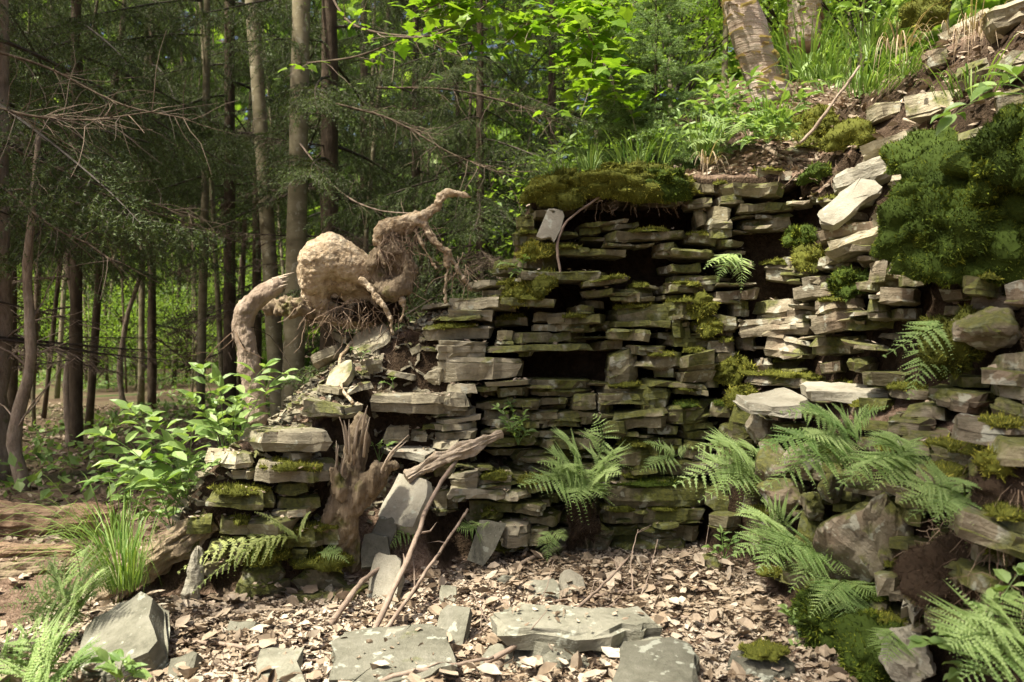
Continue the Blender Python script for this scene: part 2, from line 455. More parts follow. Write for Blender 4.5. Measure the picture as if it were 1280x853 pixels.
def spaced(a, b, far_lo, far_hi, n=34):
    g = 1 - np.geomspace(1, 0.02, n)
    lo = a - (np.geomspace(0.06, a - far_lo, n))[::-1]; hi = b + np.geomspace(0.06, far_hi - b, n)
    return np.concatenate([lo, np.arange(a, b, 0.03), hi])
xs = spaced(-2.7, 4.2, -90, 90); ys = spaced(1.4, 7.1, -30, 160)
XX, YY = np.meshgrid(xs, ys, indexing='ij')
ZZ = H(XX, YY)
near = (XX > GX[0] + .05) & (XX < GX[-1] - .05) & (YY > GY[0] + .05) & (YY < GY[-1] - .05)
ZZ = np.where(near, bil(CORE, XX, YY), ZZ)
nx, ny = XX.shape
idx = np.arange(nx * ny).reshape(nx, ny)
Fg = np.stack([idx[:-1, :-1], idx[1:, :-1], idx[1:, 1:], idx[:-1, 1:]], -1).reshape(-1, 4)
tag(obj('ground', mesh_np('ground', np.stack([XX, YY, ZZ], -1).reshape(-1, 3), Fg, None, True, (M['ground'],))), kind='structure')

# turf lid over the top of the wall (a real overhanging mat of soil)
sel = (HF > 1.93) & (gxx > 0.1) & (gxx < 1.9) & (gyy > 4.40) & (gyy < 5.6)
LX, LY = np.nonzero(sel)
cell = sel[:-1, :-1] & sel[1:, :-1] & sel[1:, 1:] & sel[:-1, 1:]
ii, jj = np.nonzero(cell)
gid = np.full(HF.shape, -1); used = np.zeros(HF.shape, bool)
for a, b_ in ((0, 0), (1, 0), (1, 1), (0, 1)): used[ii + a, jj + b_] = True
gid[used] = np.arange(used.sum())
Pl = np.stack([gxx[used], gyy[used], HF[used] - 0.01], -1)
Pl[:, 2] += 0.025 * fbm(Pl, 9, 4)
tl = mesh_np('turf', Pl, np.stack([gid[ii, jj], gid[ii + 1, jj], gid[ii + 1, jj + 1], gid[ii, jj + 1]], 1), None, True, (M['ground'],))
lid = tag(obj('turf', tl), kind='structure')
so = lid.modifiers.new('thick', 'SOLIDIFY'); so.thickness = 0.09; so.offset = -1

# ------------------------------------------------------------------ stones
def slab_mesh(w, h, d, seed, mat, rough=1.0, taper=0.0, pointy=0.0):
    """split flat stone: wobbly outline, thin beds of unequal reach, chipped rim; front is -Y, base z=0"""
    r = np.random.default_rng(seed)
    nf = int(np.clip(round(w / 0.045), 3, 9)); ns = int(np.clip(round(d / 0.09), 2, 5)); L = int(np.clip(round(h / 0.034 + r.uniform(-.6, .6)), 1, 4))
    fx = np.linspace(-.5, .5, nf + 1)
    out = [(x, -.5) for x in fx] + [(.5, y) for y in np.linspace(-.5, .5, ns + 1)[1:]] + [(x, .5) for x in fx[::-1][1:]] + [(-.5, y) for y in np.linspace(.5, -.5, ns + 1)[1:-1]]
    O = np.array(out) * [w, d]
    n = len(O); hz = h * r.uniform(.92, 1.12); h = hz
    ang = np.arctan2(O[:, 1], O[:, 0])
    corner = (np.abs(O[:, 0]) / (w / 2)) ** 6 * (np.abs(O[:, 1]) / (d / 2)) ** 6
    cut = r.uniform(0.0, 0.24, n) * corner
    O = O * (1 - cut[:, None])
    jit = 0.030 * min(w, d) ** 0.5 * rough
    O += r.normal(0, jit * 0.45, O.shape)
    k0 = r.integers(0, nf + 1); O[:nf + 1, 1] += np.where(np.abs(np.arange(nf + 1) - k0) < r.uniform(.5, nf * .45), r.uniform(0, .045) * rough, 0)   # a broken-back stretch of front
    # skew of the plan
    O[:, 1] += O[:, 0] * r.normal(0, 0.10) ; O[:, 0] += O[:, 1] * r.normal(0, 0.12)
    wedge, lean = r.normal(0, .22), r.normal(0, .10)
    zs = np.concatenate([[0], np.sort(r.uniform(0.12, 0.88, L - 1)), [1]]) * h
    rings = []
    for k, z in enumerate(zs):
        for s in ((0,) if k in (0, L) else (0, 1)):          # a step at each bed
            off = r.normal(0, 0.009 * rough) * (r.random() < .6) + r.normal(0, 0.0055 * rough, n)
            if k in (0, L): off = off - 0.004 - 0.05 * min(h, .1)
            Q = O * (1 + off[:, None] / (np.linalg.norm(O, axis=1, keepdims=True) + 1e-6))
            Q = Q * (1 - taper * (z / h)) if taper else Q
            if pointy: Q[:, 0] *= 1 - pointy * (z / h) ** 1.3
            zz = z + s * 0.0015 + r.normal(0, 0.0022 * rough, n) + (0.10 * h * (r.random() - .5) * O[:, 0] / w if 0 < k < L else 0)
            zz = zz * (1 + wedge * O[:, 0] / w); Q[:, 1] += lean * z
            rings.append(np.column_stack([Q, zz]))
    V = np.concatenate(rings); R = len(rings)
    wob = np.stack([fbm(V + seed % 97, 8, 1), fbm(V + seed % 97, 8, 2), fbm(V + seed % 97, 8, 3) * 0.75], -1) * 0.013 * rough
    V = V + wob
    F = []
    for a in range(R - 1):
        i = np.arange(n); j = (i + 1) % n
        F += [np.stack([a * n + i, a * n + j, (a + 1) * n + j], 1), np.stack([a * n + i, (a + 1) * n + j, (a + 1) * n + i], 1)]
    # top and bottom with an inner ring
    extra = []
    for ring, flip in ((R - 1, False), (0, True)):
        base = len(V) + sum(len(e) for e in extra)
        O2 = V[ring * n:(ring + 1) * n]
        A3 = np.column_stack([O2[:, :2], np.ones(n)]); cf = np.linalg.lstsq(A3, O2[:, 2], rcond=None)[0]
        inner = O2[:, :2] * 0.72 + r.normal(0, .005, (n, 2))
        inner = np.column_stack([inner, inner @ cf[:2] + cf[2] + r.normal(0, .0014 * rough, n) + (0.003 if not flip else -0.003)])
        c = inner.mean(0, keepdims=True)
        extra += [inner, c]
        i = np.arange(n); j = (i + 1) % n
        A = np.stack([ring * n + i, ring * n + j, base + j], 1); B = np.stack([ring * n + i, base + j, base + i], 1); C = np.stack([base + i, base + j, base + n + 0 * i], 1)
        for T in (A, B, C): F.append(T[:, ::-1] if flip else T)
    V = np.concatenate([V] + extra)
    return sharp(mesh_np('stone', V, np.concatenate(F), None, False, (mat,)), 28)

def rock_mesh(w, h, d, seed, mat, lump=0.12, facets=22, sub=30):
    """blocky boulder: ellipsoid-box clipped by random planes"""
    r = np.random.default_rng(seed)
    th = np.linspace(0, 2 * math.pi, sub * 2, endpoint=False); ph = np.linspace(0, math.pi, sub + 1)[1:-1]
    D = np.array([[math.sin(p) * math.cos(t), math.sin(p) * math.sin(t), math.cos(p)] for p in ph for t in th] + [[0, 0, 1], [0, 0, -1]])
    q = 5.0
    rad = 1 / ((np.abs(D) ** q).sum(1)) ** (1 / q)
    for _ in range(facets):
        nrm = r.normal(size=3); nrm /= np.linalg.norm(nrm); dist = r.uniform(0.60, 0.98)
        c = D @ nrm
        rad = np.where(c > 0.05, np.minimum(rad, dist / np.maximum(c, 0.05)), rad)
    V = D * rad[:, None]
    V *= (1 + lump * 0.35 * fbm(V + seed % 53, 2.6, 2, 4))[:, None]
    V = V * [w / 2, d / 2, h / 2]
    n = sub * 2; m = sub - 1
    i = np.arange(m - 1)[:, None] * n; j = np.arange(n)[None]; k = (j + 1) % n
    A = np.stack([i + j, i + n + j, i + n + k], 2).reshape(-1, 3); B = np.stack([i + j, i + n + k, i + k], 2).reshape(-1, 3)
    jj = np.arange(n); kk = (jj + 1) % n
    Tt = np.stack([jj * 0 + m * n, jj, kk], 1); Bb = np.stack([jj * 0 + m * n + 1, (m - 1) * n + kk, (m - 1) * n + jj], 1)
    V = V + .010 * np.stack([fbm(V + seed, 22, 1), fbm(V + seed, 22, 2), fbm(V + seed, 22, 3)], -1)
    return sharp(mesh_np('rock', V, np.concatenate([A, B, Tt, Bb]), None, True, (mat,)), 24)

def face_yaw(u, v, damp=0.7, lim=0.65):
    a, b = hit(u - 9, v), hit(u + 9, v)
    if abs(b.y - a.y) > 0.5: return 0.0
    return max(-lim, min(lim, math.atan2(b.y - a.y, b.x - a.x) * damp))

# moss: lumpy cushion with thousands of fine upright shoots
SHOOT_V = np.array([[-.5, 0, 0], [.5, 0, 0], [0, 0, 1]]); SHOOT_F = np.array([[0, 1, 2]])
def moss_mesh(rx, ry, rz, seed, mat, dens=7000, shoot=0.016, droop=0.0, lumps=0.28, bias=0.0, thin=.32):
    r = np.random.default_rng(seed)
    nt, npz = 44, 18
    th = np.linspace(0, 2 * math.pi, nt, endpoint=False); ph = np.linspace(0, 1.75, npz)
    D = np.array([[math.sin(p) * math.cos(t), math.sin(p) * math.sin(t), math.cos(p)] for p in ph for t in th])
    def surf(D):
        rad = 1 + lumps * fbm(D * [rx, ry, rz] * 6.0 + seed % 31, 1.6, 5, 3) + 0.34 * n3(D * [2, 2, .6] + seed % 17, 1.3, 9)
        return D * rad[:, None] * [rx, ry, rz]
    V = surf(D)
    i = np.arange(npz - 1)[:, None] * nt; j = np.arange(nt)[None]; k = (j + 1) % nt
    F = np.stack([i + j, i + nt + j, i + nt + k, i + k], 2).reshape(-1, 4)
    s = Soup(); s.add(V, F, 0.15 + bias * .3)
    area = 4 * math.pi * ((rx * ry) ** 1.6 / 3 + (rx * rz) ** 1.6 / 3 + (ry * rz) ** 1.6 / 3) ** (1 / 1.6) * 0.6
    dens = dens * 3.0; shoot = shoot * .72
    n = int(np.clip(area * dens, 300, 42000))
    Q = r.normal(size=(n * 2, 3)); Q /= np.linalg.norm(Q, axis=1, keepdims=True); Q = Q[Q[:, 2] > -0.2][:n]; n = len(Q)
    P = surf(Q) * 0.985
    nr = Q / [rx, ry, rz]; nr /= np.linalg.norm(nr, axis=1, keepdims=True)
    up = nr + r.normal(0, .45, (n, 3)) + [0, 0, 0.35 - droop]
    R = basis(r.normal(size=(n, 3)), up)           # z column ~ shoot direction
    z = up / np.linalg.norm(up, axis=1, keepdims=True); x = R[:, :, 0]
    y = np.cross(z, x); y /= np.linalg.norm(y, axis=1, keepdims=True); x = np.cross(y, z)
    R = np.stack([x, y, z], 2)
    L = r.uniform(.5, 1.3, n) * shoot * np.where(r.random(n) < .12, 1.9, 1.0)
    S = np.stack([L * thin, L, L], 1)
    V2, F2 = scatter(SHOOT_V, SHOOT_F, P, R, S)
    patch = 0.5 + 0.5 * fbm(P + seed % 13, 9, 4, 2)
    tnt = np.clip(r.uniform(.1, .85, n) + 0.6 * (patch - .5) + bias, 0, 1)
    s.add(V2, F2, tnt)
    return s.mesh('moss', mat)

stone_count = [100]; TOPS = []
def put_stone(parent, box, tilt=0, out=0.0, mat='olive', flags='', Y=None, depth=None, yaw=None, pitch=0.0, name='stone'):
    """front face fills the pixel box, back runs into the wall"""
    x0, y0, x1, y1 = box
    u, v = (x0 + x1) / 2, (y0 + y1) / 2
    p = hit(u, v) if Y is None else pix(u, v, Y)
    if out: p = pix(u, v, p.y - out)
    yw = face_yaw(u, v) if yaw is None else yaw
    kx = (u - CX) / F_PX
    w = (x1 - x0) / F_PX * p.y / max(0.35, math.cos(yw) - kx * math.sin(yw))
    h = (y1 - y0) / F_PX * p.y
    stone_count[0] += 1
    sd = stone_count[0]
    if name == 'stone' and parent.name != 'collapsed_wall': h *= random.uniform(.72, .98) if (y1 - y0) < 19 else random.uniform(.95, 1.12); yw += random.gauss(0, .07); tilt += random.gauss(0, 1.3); p = pix(u, v, p.y - random.uniform(-.03, .05))
    elif name == 'stone': h *= .85; tilt += random.gauss(0, 3.0); yw += random.gauss(0, .15)
    d = depth or random.uniform(.26, .4)
    if tilt:                                  # the box encloses the tilted face
        a = math.radians(abs(tilt)); c, s_ = math.cos(a), math.sin(a)
        if abs(c * c - s_ * s_) > 0.25:
            w2, h2 = (w * c - h * s_) / (c * c - s_ * s_), (h * c - w * s_) / (c * c - s_ * s_)
            if w2 > 0.3 * w and h2 > 0.25 * h: w, h = w2, h2
            else: w, h = w * 0.92, h * 0.55
        else: w, h = w * 0.95, h * 0.6
    me = slab_mesh(w, h, d, sd, M[mat], 1.0)
    Rm = Matrix.Rotation(yw, 4, 'Z') @ Matrix.Rotation(math.radians(tilt), 4, 'Y') @ Matrix.Rotation(math.radians(pitch), 4, 'X')
    o = obj(name, me, parent)
    setw(o, Matrix.Translation(p) @ Rm @ Matrix.Translation((0, d / 2, -h / 2)))
    TOPS.append((Matrix.Translation(p) @ Rm @ Matrix.Translation((0, 0, h / 2)), w, d, parent.name, mat))
    if 'm' in flags or 'g' in flags:
        mm = moss_mesh(w * random.uniform(.3, .46), d * .28, 0.022, sd, M['moss_green' if 'g' in flags else 'moss'], 9000, 0.014)
        mo = obj('moss', mm, o, (random.uniform(-.05, .05) * w, -d * .28, h - 0.004))
        mo.parent = o
    return o

# ---- the main wall, stone by stone: (x0, y0, x1, y1, tilt, out, material, flags)
wall = thing('dry_stone_wall', 'ruined dry stone wall of flat mossy slabs with a dark niche', 'wall', (0.5, 4.5, 0))
W = [
 (587,349,632,361,-4,.06,'dry',''),(597,361,626,375,0,.0,'dry',''),(622,368,694,386,3,.07,'olive','m'),
 (521,378,566,387,-5,.0,'dry',''),(556,374,620,388,0,.02,'dry',''),(566,387,619,401,0,.0,'dry',''),
 (526,407,612,426,-3,.06,'dry','m'),(550,427,612,449,1,.05,'dry',''),(553,446,657,479,-3,.08,'dry',''),
 (613,429,742,441,-1,.05,'olive',''),(622,412,646,428,0,.0,'olive',''),(645,415,742,429,0,-.04,'olive',''),
 (667,390,742,404,0,-.06,'olive',''),(670,404,745,415,0,-.03,'olive',''),
 (682,308,736,318,-1,.04,'olive','m'),(720,310,783,321,-2,.05,'olive',''),(724,273,782,284,-4,.03,'olive',''),(727,284,753,292,0,.0,'olive',''),
 (753,277,802,289,-3,.02,'olive',''),(762,284,856,302,-4,.06,'olive','m'),(818,300,845,316,-3,.0,'olive',''),
 (648,336,762,352,-1,.08,'olive',''),(727,344,790,360,-7,.10,'olive','m'),(731,359,772,373,-6,.07,'olive',''),(715,381,741,396,-4,.05,'olive',''),
 (688,395,757,405,0,.06,'olive','m'),(785,357,822,378,-5,.02,'olive','m'),(765,381,838,402,-2,.02,'olive','m'),(835,376,878,400,-2,.03,'olive','m'),
 (766,400,840,409,-2,.03,'olive',''),(766,411,820,427,-2,.02,'olive',''),(748,427,778,439,0,-.03,'olive',''),
 (842,344,902,354,1,.03,'olive',''),(836,355,882,366,2,.02,'olive','m'),(818,367,854,376,-3,.02,'olive',''),
 (847,397,871,421,-2,.03,'olive','m'),(865,404,892,423,-3,.02,'olive','m'),(836,420,896,436,2,.0,'olive',''),
 (763,441,800,479,0,.05,'olive',''),(788,433,842,443,-2,.02,'olive',''),(800,443,850,462,1,.05,'olive','m'),(849,441,893,476,0,.04,'olive','m'),
 (822,462,852,475,0,.03,'olive',''),(806,475,882,486,2,.04,'olive',''),(882,474,902,488,0,.03,'olive',''),
 (749,480,817,500,-2,.05,'olive','m'),(750,493,812,507,1,.07,'olive',''),(803,486,843,508,-3,.05,'olive',''),(838,486,887,495,2,.04,'olive','m'),
 (749,503,768,527,0,.04,'olive',''),(718,494,750,513,0,.02,'olive',''),(718,513,748,524,0,.01,'olive',''),(729,523,752,533,0,.01,'olive',''),
 (766,513,834,537,-2,.09,'olive',''),(803,507,825,515,0,.02,'olive',''),(758,526,785,545,3,.06,'olive',''),(814,529,853,545,2,.02,'olive',''),
 (838,506,887,531,-2,.05,'olive','g'),(883,505,913,521,0,.06,'olive','g'),(852,525,894,540,-6,.05,'olive',''),(853,538,894,550,-2,.02,'olive',''),
 (772,545,800,556,0,.02,'olive','m'),(772,556,822,582,2,.03,'olive','m'),(777,581,815,595,-3,.02,'olive',''),(773,594,814,606,0,.03,'olive','m'),
 (822,549,862,560,0,.0,'olive',''),(858,548,888,559,-3,.03,'olive',''),(820,558,856,576,0,.0,'olive','m'),(854,557,892,577,3,.02,'olive',''),(813,577,890,599,-2,.04,'olive',''),
 (760,604,888,636,-1,.08,'olive','g'),(744,636,804,656,1,.05,'olive','m'),(801,636,882,656,0,.07,'olive','m'),(801,656,843,679,-2,.03,'olive',''),(840,657,880,676,-1,.03,'olive',''),(766,676,860,697,-7,.07,'olive',''),
 (876,614,922,641,8,.05,'olive',''),(882,640,914,666,8,.05,'olive',''),(888,560,930,590,6,.0,'olive',''),(886,590,925,614,0,.0,'olive',''),
 (607,476,663,484,-1,.07,'dry',''),(563,480,595,494,0,.03,'dry',''),(556,495,593,514,1,.06,'dry',''),
 (600,481,622,498,0,.0,'olive',''),(622,484,668,497,0,.01,'olive',''),(662,474,745,497,0,.02,'olive',''),
 (596,498,650,511,0,.01,'olive',''),(648,498,713,511,-1,.02,'olive',''),(712,495,751,513,1,.01,'olive',''),
 (600,511,642,527,0,.02,'olive',''),(640,511,698,525,0,.01,'olive',''),(697,512,752,525,0,.0,'olive',''),
 (550,511,599,523,-3,.05,'dry',''),(546,521,599,531,-2,.04,'dry',''),(547,530,602,540,-1,.04,'dry',''),(546,540,597,551,-2,.05,'dry',''),
 (600,526,672,536,0,.01,'olive',''),(672,523,732,535,-1,.02,'olive',''),(600,536,660,547,0,.0,'olive',''),(655,535,735,548,0,.01,'olive',''),
 (600,546,680,560,0,-.02,'olive',''),(670,548,760,565,0,.0,'olive',''),(640,560,765,580,0,-.02,'olive',''),(700,580,775,604,0,.0,'olive',''),
 (538,551,572,563,0,.02,'dry',''),
 (562,592,600,613,0,.03,'dry',''),(597,597,642,613,0,.03,'dry','m'),(562,611,664,629,2,.06,'dry',''),(640,600,690,618,0,.02,'olive','m'),(682,616,707,629,0,.02,'olive',''),
 (640,632,684,648,-2,.0,'olive',''),(652,643,702,660,2,-.04,'olive',''),(622,660,661,687,-2,.03,'dry',''),(659,662,682,681,0,.0,'olive',''),(700,640,746,665,0,-.03,'olive',''),(690,664,770,690,0,-.02,'olive',''),
 (652,262,692,271,-1,.03,'olive',''),(640,270,668,291,0,-.02,'olive',''),(655,318,700,336,0,-.03,'olive',''),(640,290,682,306,0,.0,'olive','m'),
 (618,352,668,368,0,.0,'olive','m'),
 (857,229,889,241,0,.05,'olive',''),(860,245,892,261,-3,.05,'olive',''),(886,228,917,242,0,.05,'olive','m'),(891,242,927,259,-5,.06,'olive',''),
 (909,228,984,244,-1,.09,'olive',''),(924,249,1002,267,-4,.06,'olive',''),(926,267,990,289,-1,.0,'olive',''),
 (871,262,890,284,-12,.05,'olive',''),(887,259,914,276,0,.06,'olive',''),(887,275,917,296,-3,.07,'olive',''),
 (854,291,898,305,4,.05,'olive','m'),(898,298,928,308,0,.02,'olive',''),(846,309,902,323,1,.06,'olive',''),(838,330,884,342,0,.05,'olive',''),
]
for x0, y0, x1, y1, t, o_, m_, f_ in W:
    put_stone(wall, (x0, y0, x1, y1), t, o_, m_, f_)

# ---- the side wall on the right
side = thing('side_wall', 'tumbled stone side wall on the right, overgrown with moss and ferns', 'wall', (1.3, 3.6, 0))
S = [
 (858,344,898,354,0,.02,'pink',''),(892,361,927,375,-2,.06,'pink',''),(929,360,958,375,-2,.06,'pink',''),(877,354,902,363,0,.02,'pink',''),
 (946,328,990,353,2,.03,'pink','m'),(968,319,996,334,0,.03,'pink',''),(984,356,1040,375,-5,.06,'pink',''),(998,343,1042,358,-8,.03,'pink',''),
 (916,376,937,395,0,.04,'pink',''),(934,376,990,398,2,.05,'pink',''),(891,396,932,415,3,.07,'pink',''),(892,409,918,422,3,.05,'pink',''),
 (930,398,1014,421,-1,.06,'pink',''),(922,418,949,438,3,.05,'pink',''),(946,422,1012,449,3,.09,'pink',''),
 (1011,389,1078,417,-8,.06,'pink',''),(1013,374,1073,393,-2,.03,'pink','m'),(889,425,922,441,2,.03,'pink','m'),(892,440,927,453,0,.03,'olive',''),
 (898,453,938,471,2,.04,'olive','m'),(936,449,960,464,-6,.04,'pink',''),(930,467,1028,485,2,.06,'pink','m'),(1018,452,1050,469,-6,.03,'pink',''),
 (1055,449,1083,466,0,.0,'olive',''),(1080,466,1130,484,0,.0,'olive',''),
 (1012,420,1080,446,-4,-.03,'olive',''),(1085,377,1115,399,0,.05,'pink',''),(1101,360,1145,381,0,.04,'pink',''),(1083,328,1107,353,-4,.05,'pink',''),(1068,350,1102,366,4,.04,'pink',''),
 (1028,198,1124,240,-13,.07,'pale',''),(1108,216,1176,256,-7,.05,'dry',''),(1008,274,1108,302,-9,.05,'pink',''),
 (1083,259,1128,279,-10,.05,'pale',''),(1030,282,1114,322,-17,.07,'dry',''),(1012,316,1072,335,-6,.05,'pink',''),
 (1060,158,1172,188,-10,.04,'dry',''),(1072,178,1124,194,-12,.03,'dry',''),(1168,188,1202,228,-40,.05,'dry',''),(1193,153,1258,180,-12,.04,'dry',''),
 (985,180,1030,196,4,.03,'pink','m'),(945,210,990,226,3,.04,'pink','m'),
 (1208,346,1248,369,3,.04,'olive','m'),(1265,352,1300,379,0,.04,'pink',''),
 (1228,444,1300,469,2,.05,'pink',''),(1228,466,1300,486,2,.05,'pink',''),(1234,484,1300,503,1,.07,'pink',''),(1232,503,1300,530,4,.09,'pink',''),
 (1148,484,1238,510,6,.07,'pink',''),(1178,500,1234,522,8,.05,'pink',''),(1134,509,1184,527,6,.05,'pink',''),(1105,524,1167,550,7,.07,'pink',''),(1112,550,1163,567,3,.05,'pink',''),
 (1150,560,1230,590,4,.0,'olive','m'),(1200,590,1290,640,6,.0,'pink',''),
 (908,505,942,562,6,.07,'olive','m'),(888,533,928,560,22,.05,'olive',''),(943,502,973,522,-10,.08,'pale',''),
 (1176,644,1290,694,14,.06,'pink',''),(1203,684,1266,712,10,.02,'pink','m'),(1112,756,1134,777,5,.06,'pale',''),
 (1130,540,1180,560,3,.0,'pink',''),(920,590,950,640,4,.02,'olive','m'),(925,640,975,690,-3,.0,'olive','m'),(985,655,1040,690,4,.0,'olive',''),(970,690,1050,740,5,.0,'olive','g'),(1040,740,1110,790,8,.0,'olive','g'),(1000,740,1060,790,5,.0,'olive','m'),
 (1080,780,1130,853,3,.0,'olive','m'),(1150,700,1230,740,6,.0,'olive',''),(1168,12,1244,62,-25,.06,'dry',''),(1138,588,1205,612,8,.05,'olive','m'),(1150,616,1222,640,10,.05,'olive',''),(1215,640,1290,664,10,.04,'olive','m'),(1130,742,1200,770,8,.04,'olive','m'),(1190,716,1270,744,10,.05,'olive',''),(1200,530,1290,556,5,.06,'pink','m'),(1225,556,1300,584,6,.05,'olive',''),(1160,772,1240,800,8,.04,'olive',''),(1085,560,1140,584,6,.03,'olive','m'),(1228,-6,1300,34,-10,.06,'dry',''),(1246,58,1300,94,-12,.05,'dry',''),(1196,72,1242,102,-14,.04,'dry',''),(1136,112,1204,142,-8,.05,'dry',''),(1080,128,1132,148,-6,.04,'dry',''),(1150,60,1190,84,-10,.03,'pink',''),(1240,108,1300,134,-8,.05,'pink',''),
]
for x0, y0, x1, y1, t, o_, m_, f_ in S:
    put_stone(side, (x0, y0, x1, y1), t, o_, m_, f_)

def put_rock(parent, box, mat='pink', tilt=0, depth=None, out=0.0, name='rock', lump=0.2, sink=0.35, Y=None):
    x0, y0, x1, y1 = box; u, v = (x0 + x1) / 2, (y0 + y1) / 2
    p = hit(u, v) if Y is None else pix(u, v, Y)
    p = pix(u, v, p.y - out)
    w, h = (x1 - x0) / F_PX * p.y, (y1 - y0) / F_PX * p.y
    d = depth or (w + h) / 2
    stone_count[0] += 1
    o = obj(name, rock_mesh(w * 1.12, h * 1.12, d, stone_count[0], M[mat], lump), parent)
    setw(o, Matrix.Translation(p + Vector((0, d * sink, 0))) @ Matrix.Rotation(face_yaw(u, v) * .6, 4, 'Z') @ Matrix.Rotation(math.radians(tilt), 4, 'Y'))
    return o
for bx, mt, tl_, dp in [((1222,378,1300,444),'pink',-4,.3),((937,520,988,562),'pink',0,.25),((945,552,1002,612),'pink',10,.25),((960,600,1022,652),'pink',5,.25),
                        ((1008,614,1040,657),'pink',0,.2),((1033,600,1060,632),'pink',0,.2),((1040,622,1140,744),'pink',44,.3),((1118,795,1182,870),'pale',10,.3),((985,560,1040,600),'pink',0,.25)]:
    put_rock(side, bx, mt, tl_, dp)
# two flat slabs lying on the ledge, each loose
def put_flat(name, label, cat, box, Y, depth, mat, tilt=0, yaw=0, pitch=0, thick=None, group=None, flags='', top=True):
    """a slab whose upper face is seen: box bounds top face + front edge; thick in metres"""
    x0, y0, x1, y1 = box; u = (x0 + x1) / 2
    w = (x1 - x0) / F_PX * Y
    stone_count[0] += 1
    th = thick or 0.06
    me = slab_mesh(w, th, depth, stone_count[0], M[mat], 1.1)
    p = pix(u, y1, Y)
    if name == 'fallen_slab': p.z -= .018
    Mw = Matrix.Translation(p) @ Matrix.Rotation(math.radians(yaw), 4, 'Z') @ Matrix.Rotation(math.radians(tilt), 4, 'Y') @ Matrix.Rotation(math.radians(pitch), 4, 'X') @ Matrix.Translation((0, depth / 2, 0))
    o = obj(name, me); setw(o, Mw); TOPS.append((Mw @ Matrix.Translation((0, -depth / 2, th)), w, depth * 1.5, 'slab', 'slab'))
    if label: tag(o, label, cat, group)
    if 'm' in flags:
        mm = moss_mesh(w * .22, depth * .25, 0.02, stone_count[0], M['moss'], 9000, .012)
        obj('moss', mm, o, (-w * .2, -depth * .2, th - .004))
    return o
put_flat('flat_stone', 'broad smooth grey slab lying on the ledge of the side wall', 'stone', (1008,470,1122,507), hit(1060,500).y - .05, .34, 'pale', 2, -14, 4, .05)
put_flat('flat_stone', 'pale wedge slab jutting from the ledge above the big ferns', 'stone', (962,488,1040,520), hit(995,512).y - .1, .32, 'pale', -4, 18, 6, .05)

# ---- fill what is left between the big stones with thinner ones set back
cov = np.zeros((220, 330), bool)
for L in (W, S):
    for b_ in L: cov[b_[1] // 4:b_[3] // 4 + 1, b_[0] // 4:b_[2] // 4 + 1] = True
def poly_in(u, v, P):
    c = False; j = len(P) - 1
    for i in range(len(P)):
        if (P[i][1] > v) != (P[j][1] > v) and u < (P[j][0] - P[i][0]) * (v - P[i][1]) / (P[j][1] - P[i][1]) + P[i][0]: c = not c
        j = i
    return c
HOLES = [(662,439,764,476), (700,252,862,284), (690,320,840,345), (650,352,728,390), (930,288,1010,330), (1015,440,1215,476), (1110,398,1215,476), (640,385,670,410)]
REG_W = [(535,380),(600,350),(655,262),(860,225),(900,240),(895,690),(620,690),(560,640),(540,560)]
REG_S = [(895,235),(1010,225),(1110,200),(1190,220),(1240,330),(1240,500),(1110,560),(1240,640),(1150,840),(1060,790),(890,690)]
nfill = 0
for _ in range(2600):
    u, v = random.uniform(535, 1240), random.uniform(225, 800)
    inw, ins = poly_in(u, v, REG_W), poly_in(u, v, REG_S)
    if not (inw or ins) or any(a < u < c and b_ < v < d_ for a, b_, c, d_ in HOLES): continue
    if cov[int(v) // 4, int(u) // 4]: continue
    w_, h_ = random.uniform(24, 70), random.uniform(7, 15)
    if ins and u > 1050: w_, h_ = w_ * 1.2, h_ * 1.4
    put_stone(wall if inw else side, (u - w_ / 2, v - h_ / 2, u + w_ / 2, v + h_ / 2), random.uniform(-4, 4), random.uniform(-.17, -.05), 'olive' if inw else random.choice(['pink', 'olive']),
              'm' if random.random() < .12 else '')
    cov[int(v - h_ / 2) // 4:int(v + h_ / 2) // 4 + 1, int(u - w_ / 2) // 4:int(u + w_ / 2) // 4 + 1] = True
    nfill += 1
    if nfill > 130: break

# thin shards slipped between the courses
for k in range(120):
    while True:
        u, v = random.uniform(540, 1110), random.uniform(240, 670)
        if (poly_in(u, v, REG_W) or (poly_in(u, v, REG_S) and v < 470)) and not any(a < u < c and b_ < v < d_ for a, b_, c, d_ in HOLES): break
    w_, h_ = random.uniform(18, 52), random.uniform(4.5, 8)
    put_stone(wall if poly_in(u, v, REG_W) and k < 70 else side if not poly_in(u, v, REG_W) else wall, (u - w_ / 2, v - h_ / 2, u + w_ / 2, v + h_ / 2), random.uniform(-5, 5), random.uniform(.0, .07), 'olive' if u < 900 else 'pink', depth=.22)

